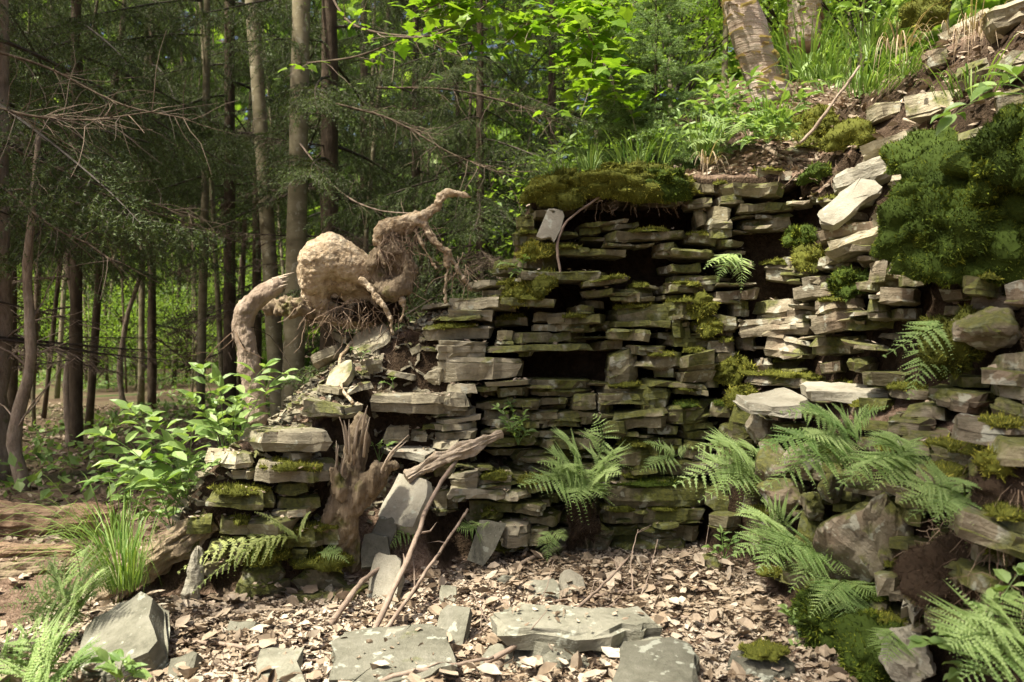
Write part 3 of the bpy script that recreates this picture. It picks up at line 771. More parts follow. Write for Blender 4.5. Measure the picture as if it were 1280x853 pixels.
# ---- the collapsed end on the left
heap = thing('collapsed_wall', 'collapsed end of the wall, stacked mossy stones under leaf rubble', 'wall', (-1.1, 3.9, 0))
C = [
 (309,542,398,569,1,.10,'dry','',.4),(284,567,320,589,-4,.05,'dry','',.25),(282,586,314,603,2,.04,'dry','',.25),(308,580,400,608,2,.10,'dry','m',.4),
 (371,562,404,584,-8,.04,'dry','',.25),(338,605,388,621,2,.02,'olive','',.3),(256,611,342,643,4,.10,'olive','m',.4),(336,634,388,651,-3,.03,'dry','',.3),
 (309,648,363,671,4,.08,'dry','',.35),(276,649,322,674,3,.06,'olive','m',.3),(370,659,434,686,-2,.08,'olive','m',.35),(373,683,403,704,0,.03,'olive','',.3),
 (255,704,278,722,0,.03,'dry','',.2),(300,672,372,700,0,.0,'olive','',.3),(335,660,375,690,0,.0,'olive','',.3),(270,672,300,700,0,.0,'olive','',.3),(232,674,252,698,0,.0,'olive','',.25),
 (285,735,355,760,0,.02,'olive','',.3),(345,748,430,768,0,.0,'olive','',.3),(325,618,345,634,0,.0,'olive','',.3),(345,620,400,636,0,.0,'olive','',.3),(230,645,262,668,0,.0,'olive','',.3),
 (460,491,562,520,-2,.10,'dry','',.35),(486,534,517,557,-3,.0,'dry','',.25),(511,537,532,554,0,.0,'dry','',.25),(383,501,434,527,2,.06,'dry','',.3),(427,507,460,526,-2,.05,'dry','',.25),
 (390,482,425,496,3,.04,'dry','',.25),(378,431,432,463,-22,.05,'dry','',.2),(403,412,435,430,22,.03,'dry','',.2),(430,478,468,496,-14,.05,'dry','',.2),
 (488,464,532,478,10,.02,'dry','',.2),(455,446,478,473,-10,.03,'dry','',.15),(468,590,480,640,0,.0,'olive','',.2),
 (540,575,570,600,0,.0,'olive','',.2),(540,610,575,650,4,.0,'olive','',.2),(575,640,625,665,0,-.02,'olive','',.25),
]
for x0, y0, x1, y1, t, o_, m_, f_, dp in C:
    put_stone(heap, (x0, y0, x1, y1), t, o_, m_, f_, depth=dp)
for bx, mt, tl_, dp, fl in [((350,700,428,764),'olive',5,.35,1),((284,698,358,750),'olive',-5,.3,1),((533,459,555,481),'dry',0,.08,0),((288,670,307,703),'dry',0,.1,0)]:
    o = put_rock(heap, bx, mt, tl_, dp)
    if fl:
        w_ = (bx[2] - bx[0]) / F_PX * 3.6
        obj('moss', moss_mesh(w_ * .45, dp * .4, .05, bx[0], M['moss'], 9000, .016), o, (0, -dp * .12, (bx[3] - bx[1]) / F_PX * 3.6 * .40))
# small rubble lying on the heap: too many to count
r_ = np.random.default_rng(5)
s_ = Soup(); k = 0
tv = np.array([[-.5, -.5, -.3], [.5, -.45, -.3], [.45, .5, -.3], [-.5, .4, -.3], [-.4, -.4, .3], [.42, -.35, .25], [.3, .45, .3], [-.42, .3, .35]])
tf = np.array([[0, 1, 5], [0, 5, 4], [1, 2, 6], [1, 6, 5], [2, 3, 7], [2, 7, 6], [3, 0, 4], [3, 4, 7], [4, 5, 6], [4, 6, 7]])
Pn = []
while len(Pn) < 1100:
    x, y = r_.uniform(-1.7, -0.1), r_.uniform(3.6, 4.9)
    z = float(bil(CORE, x, y))
    if z > 0.25: Pn.append((x, y, z + .005))
Pn = np.array(Pn); n = len(Pn)
Rr = basis(r_.normal(size=(n, 3)), np.array([0, 0, 1.0]) + r_.normal(0, .35, (n, 3)))
V_, F_ = scatter(tv, tf, Pn, Rr, np.stack([r_.uniform(.02, .075, n), r_.uniform(.02, .06, n), r_.uniform(.012, .03, n)], 1))
V_ += 0.006 * np.stack([n3(V_, 40, 1), n3(V_, 40, 2), n3(V_, 40, 3)], -1)
s_.add(V_, F_, .5)
o = s_.mesh('rubble', M['dry']); tag(obj('rubble', o, heap), kind='stuff'); bpy.data.objects['rubble'].location = -heap.location

# ------------------------------------------------------------------ loose stones
def put_lean(name, label, box, a, tilt=0, th=.035, mat='pale', out=.04, yaw=0, Y=None):
    """loose slab whose broad face is turned to the viewer, leaning back by a degrees from flat"""
    x0, y0, x1, y1 = box; u, v = (x0 + x1) / 2, (y0 + y1) / 2
    p = hit(u, v) if Y is None else pix(u, v, Y)
    p = pix(u, v, p.y - out)
    w, h = (x1 - x0) / F_PX * p.y, (y1 - y0) / F_PX * p.y
    ln = h / max(math.sin(math.radians(a)), .3)
    stone_count[0] += 1
    me = slab_mesh(w, th, ln, stone_count[0], M[mat], .8)
    o = obj(name, me)
    setw(o, Matrix.Translation(p) @ Matrix.Rotation(math.radians(yaw), 4, 'Z') @ Matrix.Rotation(math.radians(tilt), 4, 'Y') @ Matrix.Rotation(math.radians(a), 4, 'X') @ Matrix.Translation((0, 0, -th / 2)))
    return tag(o, label, 'stone')
put_lean('loose_slab', 'square pale slab leaning on the earth beside the mossy stump', (478, 600, 540, 656), 46, 6, .045, 'pale', .08, -24)
put_lean('loose_slab', 'large pale slab leaning on the litter behind the long stick', (457, 704, 508, 760), 50, -8, .04, 'pale', .07, -22)
put_lean('loose_slab', 'dark grey green slab standing below the square pale slab', (453, 668, 488, 712), 70, -5, .04, 'slab', .04)
put_lean('loose_slab', 'small greenish slab wedged right of the stump foot', (466, 650, 494, 690), 65, 20, .03, 'slab', .06)
put_lean('loose_slab', 'white slab leaning against the wall under the moss cap', (676, 262, 700, 306), 72, 22, .03, 'pale', .08)
put_lean('loose_slab', 'long pale slab slanting across the dark gap of the side wall', (1018, 243, 1104, 267), 50, -36, .045, 'pale', .1, Y=hit(1060, 255).y)
put_lean('loose_slab', 'pale grey slab standing on edge in front of the bench stone', (590, 654, 622, 706), 72, 18, .035, 'slab', .10)
put_lean('loose_slab', 'white weathered slab tilted on the rubble below the root', (405, 460, 448, 484), 35, -28, .04, 'dry', .03)
put_lean('loose_slab', 'narrow greenish slab propped under the pale root knob', (437, 412, 491, 440), 40, -27, .035, 'dry', .06)
put_flat('loose_slab', 'thin white slab lying below the dark hollow of the rubble', 'stone', (472, 556, 540, 575), hit(505, 572).y - .1, .22, 'pale', 2, 0, 4, .035)
GY0 = lambda v: CAMZ * F_PX / (v - CY)
put_flat('fallen_slab', 'thick grey slab resting on two smaller stones in the foreground', 'stone', (622, 770, 828, 808), GY0(822), .24, 'slab', 2.5, 6, 3, .078)
put_flat('fallen_slab', 'small slab under the left end of the thick grey slab', 'stone', (664, 797, 748, 833), GY0(836), .22, 'slab', 10, 10, 0, .05)
put_flat('fallen_slab', 'tilted slab under the right end of the thick grey slab', 'stone', (735, 792, 852, 842), GY0(842), .22, 'slab', -11, -8, 0, .045)
put_flat('fallen_slab', 'flat grey slab at the bottom edge right of the centre', 'stone', (765, 812, 872, 880), 2.50, .34, 'slab', -3, -14, 6, .06)
put_flat('fallen_slab', 'broad pale slab in the litter at the bottom edge', 'stone', (412, 800, 570, 872), 2.60, .42, 'slab', -2, 8, 5, .06)
put_flat('fallen_slab', 'small slab lying on top of the broad pale slab', 'stone', (463, 793, 539, 813), 2.86, .15, 'pale', 2, -4, 3, .028)
put_lean('fallen_slab', 'dark slab half buried behind the broad pale slab', (540, 775, 584, 832), 38, -10, .05, 'slab', .02)
put_flat('fallen_slab', 'grey slab end cut off at the bottom edge under the twig', 'stone', (308, 822, 374, 875), 2.58, .30, 'slab', -4, 6, 6, .05)
put_lean('fallen_slab', 'small greenish slab lying in the leaves under a twig', (275, 780, 322, 801), 25, 4, .03, 'slab', .0)
put_lean('fallen_slab', 'pale angular stone in the litter above the thick slab', (700, 720, 736, 756), 45, 12, .04, 'pale', .02)
put_lean('fallen_slab', 'flat greyish stone flush with the litter before the bench', (655, 734, 702, 753), 22, 0, .03, 'slab', .0)
put_lean('fallen_slab', 'half buried grey stone in the litter near bottom left', (205, 828, 252, 853), 30, -8, .04, 'slab', .0)
put_lean('fallen_slab', 'greenish stone left of the thick slab under sticks', (600, 822, 660, 845), 20, 3, .04, 'slab', .0)
put_lean('fallen_slab', 'thin stone flake in the litter right of the long sticks', (548, 740, 572, 752), 25, 0, .02, 'slab', .0)
def loose_rock(label, box, mat, tilt=0, out=0.0, depth=None, moss=False):
    o = put_rock(None, box, mat, tilt, depth, out, 'loose_stone', .22, .25)
    tag(o, label, 'stone')
    if moss:
        w_ = (box[2] - box[0]) / F_PX * 2.9
        obj('moss', moss_mesh(w_ * .33, w_ * .3, .02, 77, M['moss'], 9000, .012), o, (0, 0, (box[3] - box[1]) / F_PX * 2.8 * .45))
    return o
loose_rock('rounded grey stone with green moss at the bottom edge', (920, 823, 1008, 885), 'slab', 0, 0, .28, True)
loose_rock('brownish stone in the litter at the corner of the walls', (868, 698, 908, 723), 'pink', 0)
loose_rock('small pale stone at the foot of the mossy boulders', (405, 736, 434, 760), 'pale', 12)
loose_rock('small grey stone beside the creeping plants at the side wall', (985, 790, 1015, 812), 'slab', 5)
loose_rock('small grey block in the leaves right of the standing slab', (618, 720, 646, 742), 'slab', 5)
def tall_stone():
    p = hit(244, 745); p = pix(244, 760, p.y - .03)
    me = rock_mesh(.125, .27, .09, 991, M['pale'], .2, 10)
    for v in me.vertices:
        f = (v.co.z + .13) / .27; v.co.x *= 1 - .62 * f; v.co.y *= 1 - .4 * f
    o = obj('standing_stone', me); setw(o, Matrix.Translation(p + Vector((0, 0, .12))) @ Matrix.Rotation(.10, 4, 'Y') @ Matrix.Rotation(-.12, 4, 'X'))
    tag(o, 'tall pointed pale stone standing at the foot of the heap', 'stone')
    b_ = obj('boulder', slab_mesh(.28, .13, .38, 992, M['slab'], 1.0)); q_ = pix(132, 846, 2.74)
    setw(b_, Matrix.Translation(Vector((q_.x, q_.y + .2, -.02))) @ Matrix.Rotation(math.radians(28), 4, 'Z') @ Matrix.Rotation(math.radians(-20), 4, 'Y') @ Matrix.Rotation(math.radians(17), 4, 'X'))
    tag(b_, 'large angular grey block lying beside the ferns at bottom left', 'stone')
tall_stone()

# ------------------------------------------------------------------ wood: root, stub, stump, logs, sticks
def chains_px(chains, Y):
    """[(u, v, r_px, dY), ...] chains -> spheres"""
    pts = []
    for ch in chains:
        for a, b_ in zip(ch[:-1], ch[1:]):
            pa, pb = pix(a[0], a[1], Y + a[3]), pix(b_[0], b_[1], Y + b_[3])
            ra, rb = a[2] / F_PX * Y, b_[2] / F_PX * Y
            n = max(2, int((pb - pa).length / (0.35 * min(ra, rb)) + 1))
            for k in range(n + 1):
                t = k / n; pts.append((*(pa.lerp(pb, t)), ra + (rb - ra) * t))
    return pts
def ico(sub=2):
    th = np.linspace(0, 2 * math.pi, 12, endpoint=False); ph = np.linspace(0, math.pi, 7)[1:-1]
    D = np.array([[math.sin(p) * math.cos(t), math.sin(p) * math.sin(t), math.cos(p)] for p in ph for t in th] + [[0, 0, 1], [0, 0, -1]])
    n, m = 12, 5; F = []
    for i in range(m - 1):
        for j in range(n):
            k = (j + 1) % n; F += [(i * n + j, (i + 1) * n + j, (i + 1) * n + k), (i * n + j, (i + 1) * n + k, i * n + k)]
    for j in range(n):
        k = (j + 1) % n; F += [(m * n, j, k), (m * n + 1, (m - 1) * n + k, (m - 1) * n + j)]
    return D, np.array(F)
IV, IF = ico()
def blob_mesh(name, spheres, voxel, mat, amp=0.0, nscale=9, seed=0, fine=0.0, aniso=(1, 1, 1), carve=()):
    S_ = np.array(spheres); n = len(S_)
    V, F = scatter(IV, IF, S_[:, :3], np.repeat(np.eye(3)[None], n, 0), S_[:, 3])
    tmp = bpy.data.objects.new('tmp', mesh_np('tmp', V, F)); col.objects.link(tmp)
    rm = tmp.modifiers.new('r', 'REMESH'); rm.mode = 'VOXEL'; rm.voxel_size = voxel; rm.use_smooth_shade = True
    sm = tmp.modifiers.new('s', 'SMOOTH'); sm.iterations = 3; sm.factor = .5
    dg = bpy.context.evaluated_depsgraph_get()
    me = bpy.data.meshes.new_from_object(tmp.evaluated_get(dg))
    bpy.data.objects.remove(tmp); me.name = name
    co = np.empty(len(me.vertices) * 3, np.float32); no = np.empty_like(co)
    me.vertices.foreach_get('co', co); me.vertex_normals.foreach_get('vector', no)
    co = co.reshape(-1, 3); no = no.reshape(-1, 3)
    for (cu, cv, cr, cY) in carve:             # rotted-out hollows facing the viewer side
        c = pix(cu, cv, cY); R_ = cr / F_PX * cY; q2 = R_ ** 2 - (co[:, 0] - c.x) ** 2 - (co[:, 2] - c.z) ** 2
        yb = c.y + np.sqrt(np.maximum(q2, 0)); ins = (q2 > 0) & (co[:, 1] < yb) & (co[:, 1] > c.y - 2 * R_)
        co[:, 1] = np.where(ins, yb, co[:, 1])
    d = amp * fbm(co * aniso, nscale, seed, 4)
    if fine: d = d + fine * n3(co * aniso, nscale * 9, seed + 4)
    co = co + no * d[:, None]
    me.vertices.foreach_set('co', co.astype(np.float32).ravel()); me.update()
    me.materials.clear(); me.materials.append(mat)
    for p in me.polygons: p.use_smooth = True
    return me
def hairs(name, starts, seed, mat, ln=.12, r=.0015, n=3, grav=.7, spread=.5):
    q = np.random.default_rng(seed); s = Soup()
    for P in starts:
        P = np.array(P, float); d = q.normal(0, spread, 3) + [0, 0, -grav]; d /= np.linalg.norm(d)
        L = ln * q.uniform(.4, 1.3); path = [P]
        for k in range(5):
            d = d + q.normal(0, .35, 3) + [0, 0, -.15]; d /= np.linalg.norm(d); path.append(path[-1] + d * L / 5)
        V, F = tube(path, [r, r * .4], n, cap=False); s.add(V, F, q.random())
    return s.mesh(name, mat)

YR = 4.5
root = thing('uprooted_root', 'pale knobbly uprooted root perched on top of the rubble heap', 'root', tuple(pix(440, 415, YR)))
def child_at0(name, me, parent):
    o = obj(name, me, parent); o.location = -parent.location
    if name in ('rootlets', 'splinters'): o['kind'] = 'stuff'
    return o
knob = chains_px([[(392, 352, 19, 0), (400, 328, 29, 0), (414, 321, 28, 0), (432, 327, 23, 0), (452, 336, 18, .02), (468, 342, 17, .04)],
                  [(402, 345, 25, .04), (394, 366, 19, .06), (402, 386, 16, .09), (424, 396, 14, .12), (446, 400, 12, .15), (468, 404, 12, .15)],
                  [(430, 350, 20, .08), (450, 372, 20, .14), (470, 388, 18, .16)]], YR)
bend = chains_px([[(468, 350, 10, -.01), (466, 332, 11, -.02), (476, 318, 11, -.02), (494, 312, 11, -.02), (507, 322, 11, -.02), (511, 342, 10, -.02), (505, 357, 12, -.02), (490, 364, 12, -.02), (474, 360, 10, -.01), (468, 350, 10, -.01)],
                  [(476, 340, 16, .05), (496, 340, 17, .05)], [(496, 326, 14, .03), (494, 310, 14, .02), (490, 298, 12, .0)]], YR)
child_at0('broken_end', blob_mesh('broken_end', bend, .0075, M['stump'], .022, 14, 17, .006, (1, 1, 1), carve=[(489, 336, 15, YR - .06)]), root)
mt_ = moss_mesh(.30, .13, .12, 331, M['root_hair'], 30000, .04, .6, .3, -.15, .06); mo_ = obj('root_mat', mt_, root, tuple(pix(446, 398, YR + .2) - root.location))
child_at0('knob', blob_mesh('knob', knob, .0075, M['dead'], .013, 8, 3, .0045, carve=[(428, 384, 20, YR + .03), (450, 382, 20, YR + .04), (470, 392, 14, YR + .04)]), root)
arm = chains_px([[(474, 300, 7, -.02), (478, 290, 11, -.02), (492, 284, 13, 0), (508, 281, 12, 0), (520, 275, 9, 0), (534, 268, 7, 0), (547, 260, 5.5, 0), (553, 248, 5, 0), (558, 241, 4.2, -.02), (572, 241, 3.6, -.03), (588, 246, 2.8, -.04)],
                 [(524, 276, 5, 0), (536, 292, 5, -.02), (547, 306, 5, -.02), (556, 312, 4.2, 0), (566, 326, 2.6, .02), (578, 345, 2.0, .04), (588, 362, 1.8, .05)],
                 [(556, 312, 3, 0), (560, 335, 3, .01), (556, 360, 2.4, .02), (558, 378, 2.2, .03)],
                 [(452, 352, 5, -.06), (466, 364, 4.5, -.08), (479, 382, 3.6, -.09), (488, 398, 3, -.09), (491, 418, 2.2, -.09)], [(500, 366, 3, -.03), (506, 384, 2.2, -.05), (500, 404, 1.8, -.06)], [(478, 296, 3, -.04), (474, 312, 2.4, -.07), (479, 330, 1.8, -.08)],
                 [(515, 282, 2.6, 0), (530, 310, 2.2, -.03), (545, 335, 1.9, -.02)]], YR)
child_at0('root_arm', blob_mesh('root_arm', arm, .0065, M['dead'], .014, 26, 5, .003), root)
frag = chains_px([[(340, 384, 8, 0), (352, 380, 10, 0), (368, 386, 11, 0), (384, 388, 9, 0)]], YR + .02)
child_at0('rotten_piece', blob_mesh('rotten_piece', frag, .008, M['stump'], .035, 22, 8, .006), root)
q_ = np.random.default_rng(3)
st = [pix(*a, YR + q_.uniform(-.05, .05)) for a in [(q_.uniform(478, 540), q_.uniform(278, 300)) for _ in range(90)] + [(q_.uniform(555, 588), q_.uniform(315, 350)) for _ in range(26)] + [(q_.uniform(385, 500), q_.uniform(385, 412)) for _ in range(60)] + [(q_.uniform(490, 512), q_.uniform(330, 400)) for _ in range(26)]]
st += [pix(q_.uniform(470, 515), q_.uniform(290, 325), YR - .07) for _ in range(60)] + [pix(q_.uniform(380, 470), q_.uniform(372, 400), YR - .03) for _ in range(60)]
child_at0('rootlets', hairs('rootlets', st, 5, M['root_fibre'], .17, .0026), root)

stub = thing('broken_stem', 'bent broken stem with a splintered end standing left of the root', 'dead tree', tuple(pix(313, 520, 4.25)))
sb = chains_px([[(322, 525, 14, 0), (318, 495, 13, 0), (313, 462, 14, 0), (307, 428, 14, 0), (301, 408, 15, 0), (307, 390, 14.5, 0), (321, 374, 13.5, 0), (336, 362, 11.5, 0), (346, 357, 9, 0)]], 4.25)
child_at0('stem', blob_mesh('stem', sb, .009, M['stub'], .016, 9, 9, .004), stub)
s_ = Soup()
for k in range(15):
    a = pix(342 + q_.uniform(-4, 4), 357 + q_.uniform(-9, 9), 4.25 + q_.uniform(-.05, .05)); e = a + (pix(364, 350, 4.25) - pix(345, 357, 4.25)) * q_.uniform(.5, 1.3)
    V, F = tube([a, (a + e) / 2, e], [.011, .008, .001], 5, .3, 40); s_.add(V, F, .5)
child_at0('splinters', s_.mesh('splinters', M['splinter']), stub)
child_at0('rootlets', hairs('stem_hair', [pix(q_.uniform(287, 300), q_.uniform(405, 420), 4.22) for _ in range(9)], 8, M['root_hair'], .4, .003), stub)

stump = thing('tree_stump', 'weathered mossy stump with splintered forks between the stacked stones', 'stump', tuple(pix(436, 700, 3.72)))
sp = chains_px([[(450, 528, 7, .10), (447, 540, 10, .08), (444, 558, 13, .05), (440, 590, 15, 0.02), (434, 620, 19, 0.02), (430, 648, 21, 0.04), (437, 676, 16, .07), (444, 704, 11, .10)],
                [(440, 628, 18, 0), (458, 606, 15, -.02), (474, 590, 12, -.02), (488, 582, 9, 0)], [(424, 615, 14, -.04), (418, 590, 9, -.05)], [(428, 640, 18, 0), (412, 655, 12, .03), (404, 668, 8, .05)]], 3.72)
child_at0('wood', blob_mesh('wood', sp, .008, M['stump'], .034, 9, 13, .010, (1.6, 1.6, .35)), stump)
s_ = Soup(); q_ = np.random.default_rng(44)
for k in range(14):
    u0, v0 = [(420, 596), (446, 552), (468, 592), (438, 560)][k % 4]; u0 += q_.normal(0, 4); v0 += q_.normal(0, 8); L_ = q_.uniform(18, 52)
    du = {0: .05, 1: .15, 2: .75, 3: -.05}[k % 4] + q_.normal(0, .12); Yk = 3.64 + q_.uniform(0, .07)
    P = curve([pix(u0, v0 + 12, Yk + .03), pix(u0 + du * L_ * .5, v0 - L_ * .5, Yk), pix(u0 + du * L_ * 1.1, v0 - L_ * .95, Yk + q_.normal(0, .02))], 6)
    V, F = tube(P, [.007, q_.uniform(.004, .008), .001], 5, .4, 40, k); V[:, 1] = V[:, 1]; s_.add(V, F, .5)
child_at0('splinters', s_.mesh('splinters', M['splinter'], True), stump)

def log(name, label, cat, pts, radii, mat, seg=14, n=26, bump=.25, bscale=9, seed=0, part=None, grain=.28, flat=1.0):
    """tapered crooked log through world points"""
    P = curve(pts, n)
    c = Vector(P[0])
    seg, n = seg * 3, n * 2; P = curve(pts, n)
    V, F = tube(P - np.array(c), radii, seg, bump, bscale, seed)
    k = np.arange(n * seg); th = (k % seg) / seg * 2 * math.pi; al = (k // seg) / n
    g = fbm(np.stack([np.cos(th) * 4.5, np.sin(th) * 4.5, al * 5], -1), 1.0, seed + 5, 3) + .5 * np.round(n3(np.stack([np.cos(th) * 2, np.sin(th) * 2, al * 3], -1), 1.0, seed + 8) * 2) / 2
    ax = np.repeat(P - np.array(c), seg, 0); V[:n * seg] = ax + (V[:n * seg] - ax) * (1 + grain * g)[:, None]
    V[:n * seg, 2] = ax[:, 2] + (V[:n * seg, 2] - ax[:, 2]) * flat
    o = obj(name, mesh_np(name, V, F, None, False, (M[mat],)), None, c)
    return tag(o, label, cat)
log('log', 'mossy log leaning from the ground up against the heap', 'log', [pix(128, 752, 3.55), pix(190, 705, 3.6), pix(266, 648, 3.68)], [.045, .06, .075], 'mosslog', 16, 30, .3, 14, 4)
log('log', 'split weathered log end lying against the bench of the wall', 'log', [pix(508, 598, 3.98), pix(545, 577, 4.05), pix(585, 560, 4.12), pix(628, 542, 4.2)], [.022, .038, .036, .02], 'splinter', 12, 24, .45, 16, 6)
log('log', 'rotten orange brown log lying on the forest floor at far left', 'log', [(-4.2, 4.55, .05), (-3.3, 4.72, .06), (-2.45, 4.95, .05)], [.12, .13, .09], 'rotten', 18, 40, .3, 7, 6, grain=.16)
log('log', 'thinner decayed log in front of the orange rotten log', 'log', [(-3.6, 4.05, .0), (-2.9, 4.2, .03), (-2.35, 4.35, .02)], [.055, .06, .035], 'rotten', 14, 30, .35, 9, 12, grain=.16)
log('log', 'dark mossy log at the left edge behind the ferns', 'log', [(-3.3, 3.72, .0), (-2.75, 3.85, .01), (-2.2, 3.98, .0)], [.07, .075, .05], 'mosslog', 14, 30, .3, 9, 14)

def stick(label, pxs, r0, r1, mat='stick', lift=0.0, name='stick', cat='stick', Ys=None, twigs=0, seed=0):
    pts = []
    for k, (u, v) in enumerate(pxs):
        p = hit(u, v) if Ys is None else pix(u, v, Ys[k])
        if Ys is None: p = pix(u, v, p.y - .015 - lift)
        pts.append(p)
    if Ys is None:
        for k in range(1, len(pts)):           # keep depth jumps small so that it stays one straight piece of wood
            if abs(pts[k].y - pts[k - 1].y) > .3: pts[k] = pix(*pxs[k], pts[k - 1].y + .1 * (1 if pts[k].y > pts[k - 1].y else -1))
    P = curve(pts, max(8, len(pxs) * 6)); c = Vector(P[0]); ym = P[:, 1].mean()
    q = np.random.default_rng(seed + int(pxs[0][0]))
    P = P + np.cumsum(q.normal(0, .0022, P.shape), 0) * np.array([1, .6, 1])
    s = Soup(); V, F = tube(P - np.array(c), [r0 / F_PX * ym, r1 / F_PX * ym], 8, .18, 25, seed); s.add(V, F, .5)
    for k in range(twigs):
        i = q.integers(2, len(P) - 1); d = P[i] - P[i - 1]; d = d / np.linalg.norm(d) + q.normal(0, .7, 3) * [1, .5, .6]; d /= np.linalg.norm(d)
        L = q.uniform(.05, .2); T_ = [P[i], P[i] + d * L * .5, P[i] + d * L + q.normal(0, .02, 3)]
        V, F = tube(np.array(T_) - np.array(c), [r1 / F_PX * ym * .7, .0012], 5, 0); s.add(V, F, .5)
    o = obj(name, s.mesh(name, M[mat], True), None, c)
    return tag(o, label, cat)
stick('long grey stick slanting from the litter up to the bench stone', [(455, 808), (472, 782), (505, 720), (526, 665), (545, 620), (575, 573)], 3.9, 2.9, Ys=[3.03, 3.12, 3.4, 3.66, 3.86, 4.08], twigs=2)
stick('thin grey stick lying right beside the long slanting stick', [(478, 790), (520, 732), (552, 690), (586, 640)], 2.6, 1.8, Ys=[3.1, 3.45, 3.75, 4.05], twigs=3)
stick('thick pale crooked stick below the stump', [(414, 782), (436, 752), (456, 724), (492, 700)], 4.2, 2.4, Ys=[3.2, 3.42, 3.6, 3.75])
stick('long brown twig lying across the litter at bottom left', [(205, 802), (300, 812), (350, 826), (415, 829)], 3.0, 1.6, twigs=4)
stick('dark twig on the broad slab at the bottom edge', [(472, 852), (520, 842), (560, 838), (612, 828)], 3.2, 2.2, Ys=[2.62, 2.66, 2.72, 2.82], twigs=2)
stick('thick broken stick end at the bottom edge', [(606, 858), (622, 835), (634, 815)], 9, 8, 'stub')
stick('long thin twig lying over the thick grey slab', [(605, 828), (660, 798), (712, 762), (745, 735), (782, 698)], 3.4, 1.4, Ys=[2.85, 2.95, 3.15, 3.5, 3.9], twigs=6)
stick('thin dark twig curving over the litter below the corner', [(690, 752), (760, 745), (820, 735), (872, 712), (900, 690)], 1.8, 1.0, twigs=5)
stick('light stick lying at the foot of the mossy boulders', [(262, 770), (330, 764), (402, 768)], 3.6, 2.2, 'splinter', twigs=2)
stick('fine upright twig standing in the litter before the niche', [(792, 742), (788, 705), (797, 662)], 1.1, .5, Ys=[3.65, 3.8, 3.95], twigs=3)
stick('second fine upright twig in the litter near the niche', [(800, 750), (812, 715), (822, 672)], .9, .5, Ys=[3.6, 3.75, 3.9], twigs=2)
stick('reddish bent root hanging down the rubble slope', [(440, 428), (424, 450), (422, 480), (436, 506)], 2.6, 2.0, 'dead', lift=.03)
stick('thin bare twig bending down from the moss cap', [(700, 346), (698, 302), (716, 270), (766, 234)], 2.0, 1.3, lift=.08)
stick('arched dry root lying on the moss cap of the wall', [(758, 226), (790, 215), (820, 208), (846, 210)], 1.8, 1.2, lift=.06)
stick('brown root running along the edge of the bank', [(955, 183), (985, 196), (1020, 198), (1068, 186)], 3.4, 2.2, 'stub', lift=.05)
stick('straight reddish twig sticking out of the bank', [(1000, 180), (1035, 135), (1073, 84)], 2.2, 1.6, 'stub', Ys=[4.35, 4.3, 4.3])
stick('pale twig hanging over the upper stones of the side wall', [(1130, 150), (1175, 165), (1190, 140), (1215, 105)], 2.4, 1.4, 'splinter', lift=.08)
stick('short stick in the litter under the bench of the wall', [(630, 720), (665, 698), (715, 678)], 3.2, 2.2, 'stub', twigs=2)
stick('curved twig in the litter left of the thick slab', [(590, 800), (620, 782), (668, 765), (700, 770)], 2.2, 1.2, twigs=3)
for k, (a, b_) in enumerate([((255, 750), (300, 785)), ((350, 790), (390, 835)), ((430, 780), (460, 815)), ((560, 800), (600, 760)), ((850, 770), (900, 790)), ((870, 740), (930, 735)), ((640, 760), (600, 742)), ((900, 800), (945, 815)), ((240, 820), (290, 840)), ((740, 765), (790, 755)), ((530, 755), (575, 775)), ((820, 700), (862, 690))]):
    stick('short dry twig in the litter ' + ['beside the pointed standing stone', 'below the long brown twig at bottom left', 'left of the long slanting stick', 'between the broad slab and the thick slab', 'right of the thick grey slab', 'below the brownish corner stone', 'above the left end of the thick slab', 'beside the rounded mossy stone', 'right of the angular block at bottom left', 'just above the thick grey slab', 'right of the two slanting sticks', 'at the foot of the rear wall'][k], [a, ((a[0] + b_[0]) / 2 + 4, (a[1] + b_[1]) / 2 - 3), b_], 1.8, 1.0, twigs=2, seed=k)['group'] = 'twigs in the leaf litter'

# ------------------------------------------------------------------ moss mounds
def moss_heap(rx, ry, rz, seed, mat, nsub, dens, shoot):
    q = np.random.default_rng(seed); s = Soup(); V_, F_, T_, n0 = [], [], [], 0
    for k in range(nsub):
        d = q.normal(size=3); d[2] = abs(d[2]) * .9 - .1; d /= np.linalg.norm(d); f = q.uniform(.35, .65) * (k > 0)
        sc_ = q.uniform(.35, .6) if k else .92
        if k > nsub * .5: sc_ = q.uniform(.14, .26); f = q.uniform(.8, 1.0)
        me = moss_mesh(rx * sc_, ry * sc_, max(rz * sc_ * 1.5, .04) if k else rz * .8, seed + k * 7, M[mat], dens, shoot * q.uniform(.8, 1.25), .15, .35, q.normal(0, .1))
        v = np.empty(len(me.vertices) * 3, np.float32); me.vertices.foreach_get('co', v); v = v.reshape(-1, 3) + d * f * [rx, ry, rz]
        l = np.empty(len(me.loops), np.int32); me.loops.foreach_get('vertex_index', l); t = np.empty(len(me.polygons), np.float32); me.attributes['tint'].data.foreach_get('value', t)
        s.add(v, l.reshape(-1, 3), t); bpy.data.meshes.remove(me)
    return s.mesh('moss', M[mat])
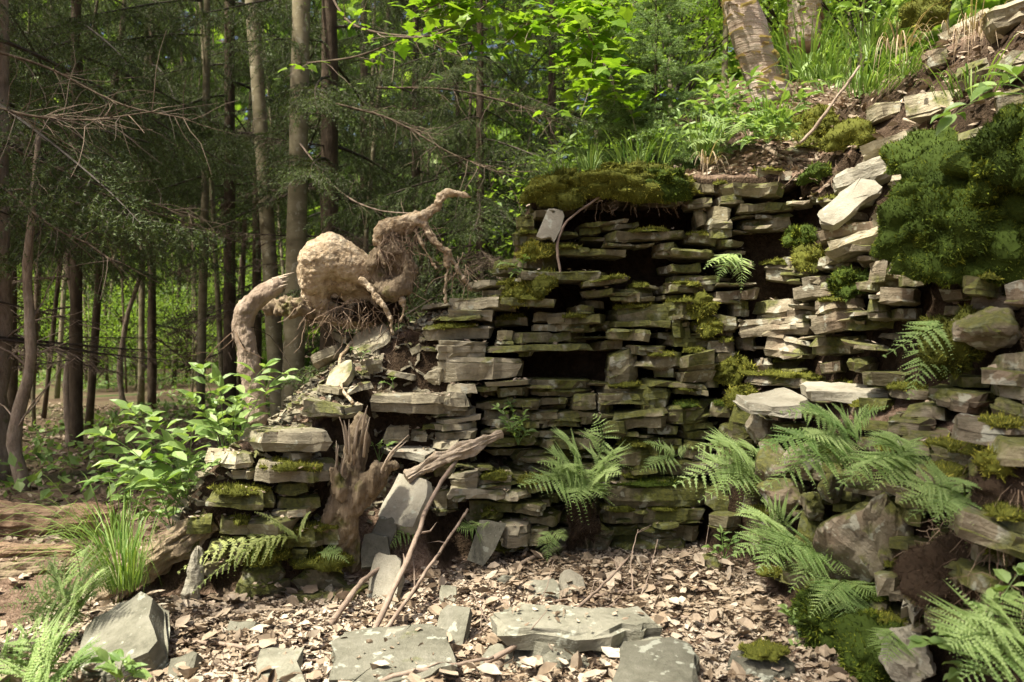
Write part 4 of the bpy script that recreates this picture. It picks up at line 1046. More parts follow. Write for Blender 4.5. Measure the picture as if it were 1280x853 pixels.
def mound(label, box, dirn, depth, mat='moss', name='moss_cushion', dens=8000, shoot=.018, out=.0, lumps=.28, Y=None, bias=0.0, parent=None, cat='moss', thin=.32, sub=0):
    x0, y0, x1, y1 = box; u, v = (x0 + x1) / 2, (y0 + y1) / 2
    p = hit(u, v) if Y is None else pix(u, v, Y)
    p = pix(u, v, p.y - out)
    w, h = (x1 - x0) / F_PX * p.y / 2, (y1 - y0) / F_PX * p.y / 2
    z = Vector(dirn).normalized(); x = Vector((0, 1, 0)).cross(z) if abs(z.y) < .8 else Vector((1, 0, 0))
    x = (Vector((1, 0, 0)) - z * z.x).normalized(); y = z.cross(x)
    stone_count[0] += 1
    if sub: me_ = moss_heap(w, h, depth, stone_count[0], mat, sub, dens, shoot)
    o = obj(name, me_ if sub else moss_mesh(w, h if abs(z.z) < .8 else depth * 2, depth if abs(z.z) < .8 else h, stone_count[0], M[mat], dens, shoot, .0, lumps, bias, thin), parent)
    setw(o, Matrix.Translation(p) @ Matrix((x, y, z)).transposed().to_4x4())
    return tag(o, label, cat) if parent is None else o
mound('thick yellow green moss cap hanging over the top of the wall', (722, 206, 862, 258), (0, -.9, .45), .10, 'moss', out=.06, sub=14)
mound('lower left end of the moss cap above the white leaning slab', (660, 216, 752, 264), (-.2, -.9, .45), .09, 'moss', out=.04, sub=11)
mound('dark green part of the moss cap on the right above the cavity', (790, 212, 866, 252), (.1, -.9, .4), .08, 'moss_green', out=.09, sub=8)
mound('moss cushion on the broken shoulder of the wall', (625, 340, 694, 388), (-.3, -.8, .6), .05, 'moss', out=.04, sub=9)
mound('small moss tuft on the shoulder under the white slab', (640, 300, 690, 335), (-.2, -.6, .8), .05, 'moss', out=.04, sub=6)
mound('huge dark green moss mound bulging from the side wall', (1116, 182, 1296, 364), (-.45, -.75, .5), .13, 'moss_green', dens=22000, shoot=.013, out=.06, sub=16)
mound('upper edge of the huge moss mound at the right border', (1180, 150, 1330, 270), (-.35, -.6, .75), .15, 'moss_green', dens=22000, shoot=.013, out=.06, sub=10)
mound('round green moss tuft beside the huge moss mound', (1038, 328, 1088, 376), (-.5, -.7, .5), .05, 'moss_green', out=.06, sub=6)
mound('bright moss cushion in the gap of the side wall', (978, 276, 1020, 318), (-.4, -.7, .6), .05, 'moss_green', out=.04, sub=6)
mound('yellow moss strip under the slanted pale stones', (990, 300, 1030, 345), (-.4, -.7, .6), .04, 'moss', out=.05, sub=6)
mound('moss pad on the stones in the inner corner', (892, 446, 945, 482), (-.4, -.8, .5), .04, 'moss', out=.05, sub=6)
mound('moss pad above the tall corner stone', (900, 482, 950, 512), (-.4, -.6, .7), .05, 'moss', out=.06, sub=6)
mound('green moss on the rear wall right of the niche', (858, 368, 898, 398), (-.2, -.8, .5), .03, 'moss', out=.06, sub=6)
mound('little green moss cushion on a stone in the corner', (872, 394, 902, 420), (-.2, -.8, .5), .035, 'moss', out=.06, bias=.1)
mound('brown green moss hanging beside the pale block', (1155, 395, 1228, 480), (-.6, -.7, .2), .07, 'moss', dens=12000, out=.05, bias=-.2)
mound('mossy clump on the bank above the side wall', (955, 125, 1040, 205), (-.4, -.6, .7), .08, 'moss', out=.05, sub=8)
mound('second mossy clump high on the bank', (1030, 150, 1090, 200), (-.4, -.6, .7), .07, 'moss', out=.05)
mound('dark moss between the upper stones of the side wall', (1110, 165, 1185, 225), (-.4, -.6, .7), .07, 'moss_green', out=.03)
mound('dark green moss carpet at the foot of the side wall', (985, 725, 1075, 815), (-.7, -.5, .5), .08, 'moss_green', dens=7000, out=.05, sub=9)
mound('dark green moss in the lower right under the ferns', (1050, 770, 1135, 880), (-.7, -.5, .5), .09, 'moss_green', dens=7000, out=.05, sub=9)
mound('brown mat of roots and moss under the big boulder', (1140, 676, 1236, 756), (-.5, -.8, .3), .04, 'root_hair', 'root_mat', 26000, .018, .02, cat='root mat', thin=.12, lumps=.5)
mound('hanging brown roots below the central fern', (706, 628, 748, 690), (0, -1, .1), .07, 'root_hair', 'root_mat', 26000, .02, .06, cat='root mat', thin=.12, lumps=.5)
mound('reddish root mat at the right border', (1215, 570, 1290, 640), (-.6, -.7, .3), .03, 'root_hair', 'root_mat', 26000, .018, .02, cat='root mat', thin=.12, lumps=.5)
mound('yellow moss patch on the stones at the right border', (1222, 560, 1262, 600), (-.6, -.7, .4), .03, 'moss', out=.08, bias=.2)

for lb, (u0, v0, u1, v1), nh, ln_ in [('dangling dark roots under the right-hand fern', (1130, 640, 1245, 740), 130, .14), ('thin roots hanging below the central fern', (708, 618, 748, 668), 60, .12), ('fine roots hanging from the earth at the bank edge', (960, 190, 1040, 225), 60, .12), ('fine roots trailing from the moss cap of the wall', (700, 246, 858, 262), 70, .08), ('thin roots in the reddish earth at the right border', (1205, 540, 1285, 640), 90, .12)]:
    q2 = np.random.default_rng(nh); P2 = [hit(q2.uniform(u0, u1), q2.uniform(v0, v1)) for _ in range(nh)]; P2 = [p - Vector((0, .07, 0)) for p in P2]
    c2 = P2[0]; tag(obj('hanging_roots', hairs('hanging_roots', [p - c2 for p in P2], nh, M['root_fibre'], ln_, .0018), None, c2), lb, 'roots', kind='stuff')

# ------------------------------------------------------------------ leaf litter
ncol = np.array([-.5, 0, .5])
LV = np.array([[0, -.5, .02], [-.30, -.22, .10], [0, -.22, 0], [.30, -.22, .09], [-.34, .12, .13], [0, .12, .01], [.33, .12, .10], [0, .5, .09]])
LF = np.array([[0, 2, 1], [0, 3, 2], [1, 2, 5], [1, 5, 4], [2, 3, 6], [2, 6, 5], [4, 5, 7], [5, 6, 7]])
def litter_mesh(P, seed, smin, smax, tmin=0, tmax=1, tilt=.4):
    q = np.random.default_rng(seed); n = len(P)
    up = np.array([0, 0, 1.0]) + q.normal(0, tilt, (n, 3))
    R = basis(q.normal(size=(n, 3)) * [1, 1, .35], up)
    L = smin + (smax - smin) * q.random(n) ** 1.4
    S = np.stack([L * q.uniform(.5, 1.3, n), L, L * q.uniform(-1.8, 3.0, n)], 1)
    V, F = scatter(LV, LF, P, R, S)
    V += .004 * np.stack([n3(V, 60, 1), n3(V, 60, 2), n3(V, 60, 3)], -1)
    t = np.clip(q.beta(2.2, 1.9, n) * (tmax - tmin) + tmin, 0, 1)
    t = np.clip(t + .28 * fbm(P * [1, 1, 0], 2.6, seed + 3, 3), 0, 1)
    return V, F, np.repeat(t, len(LF))
def ground_points(n, x0, x1, y0, y1, seed, zmax=9, zmin=-9, slope=.9, lift=.012):
    q = np.random.default_rng(seed); X = q.uniform(x0, x1, n); Y = q.uniform(y0, y1, n)
    Z = bil(CORE, X, Y); sl = np.hypot(bil(CORE, X + .04, Y) - bil(CORE, X - .04, Y), bil(CORE, X, Y + .04) - bil(CORE, X, Y - .04)) / .08
    k = (Z < zmax) & (Z > zmin) & (sl < slope)
    return np.stack([X, Y, Z + lift * q.uniform(.2, 1.6, n)], -1)[k]
s_ = Soup()
s_.add(*litter_mesh(ground_points(42000, -2.0, 1.4, 2.25, 4.5, 1, .35), 1, .008, .042, .05, .95, .33))
s_.add(*litter_mesh(ground_points(1100, -1.9, 1.3, 2.4, 4.3, 2, .3, lift=.03), 2, .04, .09, .15, .9, .3))
s_.add(*litter_mesh(ground_points(2600, -1.7, .2, 3.5, 4.9, 3, 2, .3, 1.6), 3, .012, .045, 0, .85))
s_.add(*litter_mesh(ground_points(900, -.34, .22, 4.1, 4.5, 4, .6, .3, 1.2), 4, .012, .04, .2, 1))
Pt = []; q_ = np.random.default_rng(15)
for Mw, w_, d_, pn, mt in TOPS:
    for k in range(int((130 if pn.startswith('collapsed') else 60 if mt in ('dry', 'slab') else 22) * w_ * (q_.random() < .75))):
        v = Mw @ Vector((q_.uniform(-.45, .45) * w_, q_.uniform(.0, .6) * d_, .008)); Pt.append((v.x, v.y, v.z))
s_.add(*litter_mesh(np.array(Pt), 16, .008, .035, 0, 1, .45))
tag(obj('leaf_litter', s_.mesh('leaf_litter', M['litter'])), 'pale dry leaf litter carpeting the ground before the wall', 'leaf litter', kind='stuff')
s_ = Soup()
s_.add(*litter_mesh(ground_points(9000, .1, 3.6, 2.2, 6.8, 6, 5, 1.9, 3.5, .03), 5, .02, .07, 0, .8))
lt = Soup(); Pz = Pl[np.random.default_rng(2).integers(0, len(Pl), 700)] + [0, 0, .012]
s_.add(*litter_mesh(Pz, 8, .03, .07, .1, 1))
tag(obj('leaf_litter', s_.mesh('leaf_litter', M['litter'])), 'dry leaves on the terrace behind the wall', 'leaf litter', kind='stuff')
q_ = np.random.default_rng(12); X = q_.uniform(-9, -1.9, 9000); Y = q_.uniform(3.2, 14, 9000); Z = H(X, Y)
s_ = Soup(); s_.add(*litter_mesh(np.stack([X, Y, Z + .012], -1), 9, .03, .09, 0, .6))
tag(obj('leaf_litter', s_.mesh('leaf_litter', M['litter'])), 'brown leaf litter on the forest floor at left', 'leaf litter', kind='stuff')
q_ = np.random.default_rng(13); X = q_.uniform(-16, -1.8, 26000); Y = q_.uniform(5.5, 30, 26000)
kp = fbm(np.stack([X, Y, X * 0], -1), .45, 31, 3) > .12; X, Y = X[kp], Y[kp]; n = len(X); Z = H(X, Y)
KV0 = np.array([[0, 0, 0], [-.3, .4, .05], [.3, .4, .05], [0, 1, -.05]]); KF0 = np.array([[0, 3, 1], [0, 2, 3]])
V_, F_ = scatter(KV0, KF0, np.stack([X, Y, Z + q_.uniform(.02, .22, n)], -1), basis(q_.normal(size=(n, 3)), np.array([0, 0, 1.]) + q_.normal(0, .4, (n, 3))), q_.uniform(.05, .13, n))
s_ = Soup(); s_.add(V_, F_, np.repeat(np.clip(q_.normal(.55, .25, n), 0, 1), 2))
tag(obj('ground_cover', s_.mesh('ground_cover', M['herb'])), 'low green plants carpeting the forest floor at left', 'ground cover', kind='stuff')
# thin stalks and chips among the leaves
s_ = Soup(); q_ = np.random.default_rng(21)
for p in np.concatenate([ground_points(900, -2.0, 1.3, 2.3, 4.45, 31, .3, lift=.022), ground_points(90, -1.6, 0, 3.6, 4.8, 32, 2, .3, 1.5, .02)]):
    a = q_.uniform(0, 6.28); L = q_.uniform(.03, .14); d = np.array([math.cos(a), math.sin(a), q_.normal(0, .15)])
    V, F = tube([p - d * L / 2, p + q_.normal(0, .006, 3), p + d * L / 2], [q_.uniform(.0012, .0035), .001], 4, cap=False); s_.add(V, F, q_.random())
tag(obj('twig_debris', s_.mesh('twig_debris', M['root_hair'])), 'fine twig debris strewn through the leaf litter', 'twig debris', kind='stuff')

# ------------------------------------------------------------------ ferns, herbs, grass
KV = np.array([[0, 0, 0], [-.34, .38, .05], [.34, .38, .05], [0, 1, -.06], [0, .4, 0]]); KF = np.array([[0, 4, 1], [0, 2, 4], [1, 4, 3], [4, 2, 3]])
def frond_mesh(B, T, seed, mat, width=.36, arch=.22, nor=(-.2, -.5, .8), pairs=12):
    """a twice-divided frond from B to T (world points), origin at B"""
    q = np.random.default_rng(seed)
    B, T = np.array(B, float), np.array(T, float); L = np.linalg.norm(T - B)
    C_ = (B + T) / 2 + np.array([q.normal(0, .10), -.1 + q.normal(0, .08), q.uniform(.5, 1.25) * arch]) * np.array([1, 1, 1]) * L
    pairs = int(q.integers(11, 16)); width = width * q.uniform(1.0, 1.35)
    rach = lambda t: ((1 - t) ** 2)[:, None] * B + (2 * t * (1 - t))[:, None] * C_ + (t ** 2)[:, None] * T
    s = Soup(); t = np.linspace(0, 1, 14); P = rach(t) - B
    V, F = tube(P, [.0028 * (L / .35) ** .5, .0007], 4, cap=False); s.add(V, F, .35)
    ts = np.linspace(.16, .985, pairs) ; Pc = rach(ts) - B
    tg = rach(np.minimum(ts + .02, 1.0)) - rach(ts - .02); tg /= np.linalg.norm(tg, axis=1, keepdims=True)
    nr = np.array(nor, float) + q.normal(0, .12, 3); nr = nr / np.linalg.norm(nr)
    PP, FF, NN, SS = [], [], [], []; BLP, BLD, BLN, BLS = [], [], [], []
    prof = np.interp(ts, [.1, .22, .45, .75, 1], [.85, 1, .78, .36, .05])
    for sd in (-1, 1):
        side_ = np.cross(tg, nr) * sd; side_ /= np.linalg.norm(side_, axis=1, keepdims=True)
        for k in range(pairs):
            ln = width * L * prof[k] * q.uniform(.85, 1.1)
            d = side_[k] + tg[k] * .42 + q.normal(0, .13, 3) + np.array([0, 0, -.12]); d /= np.linalg.norm(d)
            m = int(np.clip(ln / (L * .026), 3, 15)); uu = np.linspace(.06, 1, m)
            ctr = Pc[k] + d * (uu * ln)[:, None] - np.array([0, 0, 1]) * (uu ** 2 * ln * q.uniform(.05, .38))[:, None]
            n_ = nr + q.normal(0, .1, 3)
            inn = np.cross(n_, d); inn /= np.linalg.norm(inn)
            sz = (L * .50 / pairs * (.35 + .65 * prof[k])) * np.interp(uu, [0, .25, 1], [.85, 1, .3])
            BLP.append(Pc[k]); BLD.append(d - np.array([0, 0, .12])); BLN.append(n_); BLS.append((sz.max() * 1.25, ln * 1.02))
            for s2 in (-1, 1):
                PP.append(ctr); FF.append(inn * s2 + d * .55 + q.normal(0, .08, (m, 3))); NN.append(np.repeat(n_[None], m, 0) + q.normal(0, .15, (m, 3))); SS.append(sz)
    PP, FF, NN, SS = (np.concatenate(a) for a in (PP, FF, NN, SS))
    V, F = scatter(KV, KF, PP, basis(FF, NN), np.stack([SS * 1.15, SS, SS], 1))
    base_t = q.normal(.5, .2)
    BLS = np.array(BLS); Vb, Fb = scatter(KV, KF, np.array(BLP), basis(np.array(BLD), np.array(BLN)), np.stack([BLS[:, 0], BLS[:, 1], BLS[:, 1] * .3], 1)); s.add(Vb, Fb, float(np.clip(base_t - .1, 0, 1)))
    s.add(V, F, np.repeat(np.clip(base_t + q.normal(0, .16, len(PP)), 0, 1), len(KF)))
    return s.mesh('frond', M[mat])
fern_n = [0]
def fern(label, base, tips, mat='fern', width=.36, out=.05, reach=.12, arch=.2, Y=None, nor=(-.2, -.55, .8), name='fern'):
    p = hit(*base) if Y is None else pix(*base, Y)
    p = pix(*base, p.y - out)
    f = thing(name, label, 'fern', tuple(p))
    for (u, v) in tips:
        fern_n[0] += 1
        d = random.uniform(.5, 1.2) * reach
        tip = pix(u, v, p.y - d)
        o = obj('frond', frond_mesh(p, tip, fern_n[0], mat, width * random.uniform(.9, 1.1), arch, nor), f)
    return f
fern('large green fern growing from the wall below the niche', (736, 606), [(648, 608), (716, 628), (742, 518), (700, 538), (776, 592), (772, 560), (672, 578), (690, 560), (752, 622), (712, 580), (668, 600)], reach=.34, width=.38, out=.12)
fern('fern with drooping fronds at the inner corner of the wall', (944, 578), [(842, 608), (872, 628), (864, 560), (896, 548), (900, 612), (925, 552)], reach=.25, width=.40)
fern('small fern sprig on the rear wall left of the corner', (846, 570), [(800, 590), (804, 552), (862, 556), (826, 560)], reach=.1, width=.32)
fern('largest fern spreading from the ledge of the side wall', (1062, 548), [(946, 562), (952, 612), (975, 515), (1000, 505), (1010, 545), (990, 590), (1110, 508), (1085, 505), (1040, 505)], reach=.18, width=.36)
fern('fern in the middle of the side wall above the pale boulder', (1135, 572), [(1046, 612), (1062, 590), (1080, 560), (1090, 612), (1150, 548), (1110, 542)], reach=.16, width=.36)
fern('fern on the right of the side wall above the root mat', (1205, 622), [(1118, 602), (1132, 650), (1236, 606), (1168, 652), (1126, 628), (1190, 600), (1228, 645)], reach=.14, width=.36)
fern('single bright frond under the huge moss mound', (1188, 404), [(1104, 446)], reach=.15, width=.34)
fern('dark fern frond hanging in the recess of the side wall', (1180, 420), [(1150, 478), (1135, 500)], reach=.1, width=.3)
fern('fern at the foot of the side wall next to the corner', (985, 672), [(916, 695), (928, 640), (952, 626), (934, 668), (948, 715)], reach=.2, width=.40)
fern('fern drooping over the dark moss at lower right', (1030, 690), [(960, 690), (986, 740), (1000, 712), (1052, 655), (1062, 720)], reach=.2, width=.42)
fern('lacy fern low on the side wall under the boulder', (1055, 725), [(1012, 772), (1060, 790), (1090, 790), (1100, 745), (1028, 752)], reach=.18, width=.42)
fern('small fern sprig at the bottom of the side wall', (1122, 790), [(1106, 830), (1098, 806), (1130, 820)], reach=.12, width=.4)
fern('near fern filling the bottom right corner', (1272, 800), [(1188, 806), (1200, 850), (1236, 748), (1282, 752), (1245, 856), (1212, 775), (1295, 835)], reach=.15, width=.42)
fern('little fern hanging from the rear wall under the capstones', (926, 318), [(880, 336), (896, 352), (926, 366)], reach=.12, width=.3)
fern('pale yellowish fern arching over the mossy boulders', (372, 672), [(222, 716), (240, 742), (318, 640), (290, 690), (388, 640), (340, 655)], 'fern_pale', .22, reach=.2, out=.08)
fern('small fresh fern frond beside the stump foot', (396, 692), [(436, 704), (428, 688)], reach=.08, width=.3)
fern('small fern beside the square pale slab', (528, 652), [(484, 690), (500, 662)], reach=.08, width=.42)
fern('tiny fern growing under the bench stone', (602, 662), [(566, 662), (612, 654), (588, 650)], reach=.08, width=.5)
fern('tiny drooping fern below the bench of the wall', (690, 664), [(684, 702), (672, 682), (706, 676)], reach=.08, width=.45)
fern('broad fern beside the grass at the left', (98, 762), [(12, 738), (22, 780), (45, 705), (92, 688), (128, 712), (60, 800), (0, 760), (70, 690), (120, 745)], reach=.2, width=.4, Y=3.15)
fern('bright fern cut off by the bottom left corner', (50, 868), [(-30, 790), (-40, 850), (18, 780), (70, 788), (108, 815), (-12, 820), (45, 775), (90, 845)], reach=.2, width=.42, Y=2.75)
fern('light green fern on the terrace beside the sapling', (985, 165), [(915, 160), (935, 140), (960, 150)], reach=.15, width=.4, Y=5.0)

OV = np.array([[0, 0, 0], [-.20, .18, .05], [0, .2, 0], [.20, .18, .05], [-.27, .42, .07], [0, .45, .0], [.27, .42, .07], [-.17, .74, .03], [0, .75, -.03], [.17, .74, .03], [0, 1.04, -.12]])
OF = np.array([[0, 2, 1], [0, 3, 2], [1, 2, 5], [1, 5, 4], [2, 3, 6], [2, 6, 5], [4, 5, 8], [4, 8, 7], [5, 6, 9], [5, 9, 8], [7, 8, 10], [8, 9, 10]])
def herb_stem(B, T, seed, mat, leaf=.09, pairs=5, start=.35, r=.0028, broad=1.0):
    q = np.random.default_rng(seed); B, T = np.array(B, float), np.array(T, float); L = np.linalg.norm(T - B)
    C_ = (B + T) / 2 + np.array([q.normal(0, .04), q.normal(0, .04), .25]) * L
    f = lambda t: (1 - t) ** 2 * B + 2 * t * (1 - t) * C_ + t * t * T - B
    s = Soup(); V, F = tube([f(t) for t in np.linspace(0, 1, 9)], [r, r * .4], 5, cap=False); s.add(V, F, .4)
    P, D, Nn, Z = [], [], [], []
    for k, t in enumerate(np.linspace(start, 1, pairs)):
        p = f(t); ax = f(min(t + .03, 1.03)) - p; ax /= np.linalg.norm(ax); rot = q.uniform(0, 3.1)
        for s2 in (-1, 1):
            h = np.array([math.cos(rot) * s2, math.sin(rot) * s2, q.uniform(-.15, .35)]) + ax * .45
            P.append(p + h * leaf * .12); D.append(h); Nn.append(np.array([0, -.35, 1.0]) + q.normal(0, .25, 3)); Z.append(leaf * q.uniform(.65, 1.1) * (1 if t < .95 else .7))
        if k == pairs - 1:
            P.append(p); D.append(ax + [0, -.2, -.1]); Nn.append(np.array([0, -.5, 1.0])); Z.append(leaf * .9)
    Z = np.array(Z); V, F = scatter(OV, OF, np.array(P), basis(np.array(D), np.array(Nn)), np.stack([Z * broad * .82, Z, Z * q.uniform(.7, 2.4, len(Z))], 1))
    s.add(V, F, np.repeat(np.clip(q.normal(.62, .25, len(P)), 0, 1), len(OF)))
    return s.mesh('stem', M[mat])
def herb(label, base, tips, leaf=.09, pairs=5, mat='herb', Y=None, out=.03, start=.35, spread=.15, broad=1.0, name='herb', cat='plant'):
    p = hit(*base) if Y is None else pix(*base, Y)
    p = pix(*base, p.y - out); h = thing(name, label, cat, tuple(p))
    for k, (u, v) in enumerate(tips):
        fern_n[0] += 1
        obj('stem', herb_stem(p + Vector((random.uniform(-.02, .02), random.uniform(-.02, .02), 0)), pix(u, v, p.y + random.uniform(-spread, spread)), fern_n[0], mat, leaf, pairs, start, broad=broad), h)
    return h
herb('tall leafy herb with pale pointed leaves left of the heap', (232, 640), [(165, 512), (128, 545), (196, 520), (215, 560), (150, 580), (180, 600), (240, 540), (130, 600)], .115, 6, Y=3.75, spread=.3)
herb('leafy herb growing beside the broken stem', (285, 590), [(250, 462), (272, 478), (300, 500), (330, 460), (352, 468), (262, 520), (310, 540), (240, 500)], .11, 6, Y=4.0, spread=.3)
herb('low dense herbs at the left foot of the heap', (215, 665), [(160, 620), (190, 610), (225, 600), (255, 610), (270, 580), (205, 640), (245, 575), (175, 645)], .07, 7, Y=3.85, spread=.25)
herb('slender leafy herb growing on the bench of the wall', (648, 556), [(622, 510), (640, 505), (652, 520), (636, 535), (660, 540), (628, 528)], .055, 5, spread=.06)
herb('small seedling with four leaves before the stump', (474, 578), [(462, 556), (486, 556), (474, 560)], .05, 2, start=.8, spread=.03)
herb('young seedling on the rubble below the root', (452, 450), [(448, 436), (458, 440)], .035, 2, start=.7, spread=.03)
herb('seedling in the earth of the rubble slope', (492, 485), [(484, 478), (494, 474)], .035, 2, start=.7, spread=.03)
herb('green sprig on the mossy shoulder of the wall', (652, 338), [(630, 330), (660, 322), (640, 342)], .05, 3, spread=.05, out=.06)
herb('seedling in front of the grey block at bottom left', (150, 858), [(130, 828), (160, 822), (176, 842)], .075, 3, Y=2.55, spread=.06)
herb('green herb at the foot of the corner beside the litter', (905, 700), [(888, 684), (918, 676), (900, 668), (930, 690)], .05, 4, spread=.05)
herb('round leaved plant in the dark moss at lower right', (1000, 800), [(985, 762), (1005, 778), (992, 800), (1015, 765)], .05, 3, broad=1.7, spread=.05)
herb('leafy plant in the bottom right corner beside the near fern', (1215, 830), [(1165, 800), (1185, 790), (1240, 740), (1225, 800), (1190, 840), (1270, 720)], .06, 4, broad=1.6, spread=.06, out=.12)
herb('broad leaved plant leaning in from the upper right border', (1290, 120), [(1195, 142), (1262, 150), (1270, 95), (1240, 110)], .13, 2, start=.75, spread=.06, Y=2.9)
herb('leafy shrub shoots on the terrace behind the moss cap', (910, 175), [(880, 120), (905, 110), (940, 130), (960, 150), (870, 160)], .10, 5, Y=5.0, spread=.2)
herb('leafy shoots at the foot of the peeling stump', (985, 150), [(960, 105), (1000, 90), (1010, 120), (1035, 100)], .10, 4, Y=5.0, spread=.2)
herb('pale leafy shoots at the left end of the moss cap', (690, 222), [(665, 200), (700, 180), (715, 175), (680, 195)], .07, 4, Y=4.55, spread=.1)

def grass(label, base, n, ln, seed, spread=.10, lean=(0, 0), arch=.8, wid=.006, mat='grass', Y=None, out=.0, fan=.55, cat='grass'):
    q = np.random.default_rng(seed)
    p = hit(*base) if Y is None else pix(*base, Y)
    p = np.array(pix(*base, p.y - out)); s = Soup(); m = 7; t = np.linspace(0, 1, m)
    for k in range(n):
        a = q.uniform(0, 6.28); L = ln * q.uniform(.45, 1.15)
        o = np.array([math.cos(a), math.sin(a), 0]) * q.uniform(0, spread)
        h = np.array([math.cos(a) * fan + lean[0], math.sin(a) * fan + lean[1], 0]) * q.uniform(.4, 1.3)
        sag = arch * q.uniform(.5, 1.4)
        P = o + np.outer(t, h) * L * .8 + np.outer(t * L, [0, 0, 1]) - np.outer(t ** 2.2 * L * sag * .75, [0, 0, 1])
        w = wid * q.uniform(.6, 1.2) * (1 - t ** 2) + .0006
        sd = np.cross(h + 1e-4, [0, 0, 1]); sd = sd / (np.linalg.norm(sd) + 1e-9) + q.normal(0, .25, 3)
        A, B_ = P + sd * w[:, None] / 2, P - sd * w[:, None] / 2
        V = np.concatenate([A, B_]); i = np.arange(m - 1); F = np.stack([i, i + 1, m + i + 1, m + i], 1)
        s.add(V, F, float(np.clip(q.normal(.5, .25), 0, 1)))
    return tag(obj('grass_tuft', s.mesh('grass_tuft', M[mat]), None, p), label, cat)
grass('long grass clump arching over left of the mossy log', (150, 735), 170, .62, 1, .10, (-.22, -.1), 1.0, .005, Y=3.4)
grass('thinner grass clump behind the long clump at left', (140, 690), 90, .62, 2, .12, (-.4, 0), 1.05, .0045, Y=3.7)
grass('pale upright grass tuft on the moss cap', (738, 212), 60, .22, 3, .06, (0, 0), .5, .005, out=.05)
grass('drooping grass tuft on the edge of the bank', (1085, 115), 130, .38, 4, .14, (.25, -.25), 1.1, .007, Y=4.6)
grass('lush grass behind the bank beside the stumps', (1040, 105), 130, .38, 5, .2, (-.1, -.1), .9, .008, Y=5.0)
grass('grass on the terrace right of the sapling', (880, 190), 70, .30, 6, .12, (.1, -.1), .8, .008, Y=4.75)
herb('lush leafy herbs on the terrace left of the peeling stump', (905, 165), [(860, 130), (885, 105), (915, 110), (940, 95), (900, 140), (930, 135), (870, 160), (950, 150)], .11, 6, Y=5.2, spread=.3)
herb('leafy plants on the terrace under the spruce sapling', (850, 195), [(800, 170), (825, 165), (845, 150), (870, 160), (890, 170), (815, 190)], .08, 6, Y=4.9, spread=.2)
herb('leafy plants covering the terrace edge above the capstones', (960, 180), [(920, 150), (945, 160), (970, 140), (990, 160), (935, 178), (1000, 140)], .09, 6, Y=4.8, spread=.15)
grass('long grass in front of the peeling stump', (955, 165), 120, .36, 17, .2, (-.15, -.1), .9, .008, Y=4.95)
grass('fresh grass beside the spruce sapling on the terrace', (800, 205), 90, .26, 18, .22, (0, -.1), .8, .006, Y=4.7)
fern('fern on the terrace behind the moss cap', (905, 178), [(850, 165), (875, 145), (930, 150), (895, 140), (860, 185)], reach=.15, width=.4, Y=4.8)
grass('tall lush grass hiding the foot of the second stump', (1010, 90), 140, .45, 19, .25, (0, -.1), .8, .008, Y=5.4)
grass('lush grass along the top of the bank', (1090, 60), 120, .42, 20, .25, (.05, -.2), .9, .008, Y=5.0)
herb('overhanging leafy shoots at the top of the bank', (1120, 40), [(1060, 10), (1090, -10), (1130, 0), (1160, 20), (1100, 30)], .11, 6, Y=4.9, spread=.3)
grass('grass tuft between the stones high on the bank', (1130, 95), 70, .30, 14, .12, (-.1, -.3), 1.0, .006, Y=hit(1130, 95).y - .02)
grass('sparse grass above the huge moss mound', (1215, 120), 50, .26, 15, .14, (-.1, -.3), 1.0, .005, Y=hit(1215, 120).y - .02)
grass('dry tangled grass in the upper right corner', (1225, 45), 70, .30, 16, .16, (0, -.4), 1.6, .004, 'straw', Y=hit(1225, 45).y - .02, cat='dry grass')
mound('dark moss clump in the upper right corner of the bank', (1130, -10, 1180, 50), (-.4, -.6, .7), .10, 'moss', out=.04, bias=-.1)
mound('mossy tuft under the bank grass', (1000, 205, 1040, 232), (-.4, -.6, .6), .06, 'moss_green', out=.06)
grass('dry straw hanging over the capstones', (885, 205), 36, .22, 7, .05, (.0, -.5), 1.9, .004, 'straw', Y=4.5, cat='dry grass')
grass('dry grass blades hanging from the bank', (1128, 60), 40, .32, 8, .10, (.1, -.5), 1.8, .004, 'straw', Y=4.2, cat='dry grass')
grass('green grass tuft left on the terrace edge', (700, 218), 50, .2, 9, .1, (-.2, -.1), .9, .006, Y=4.6)

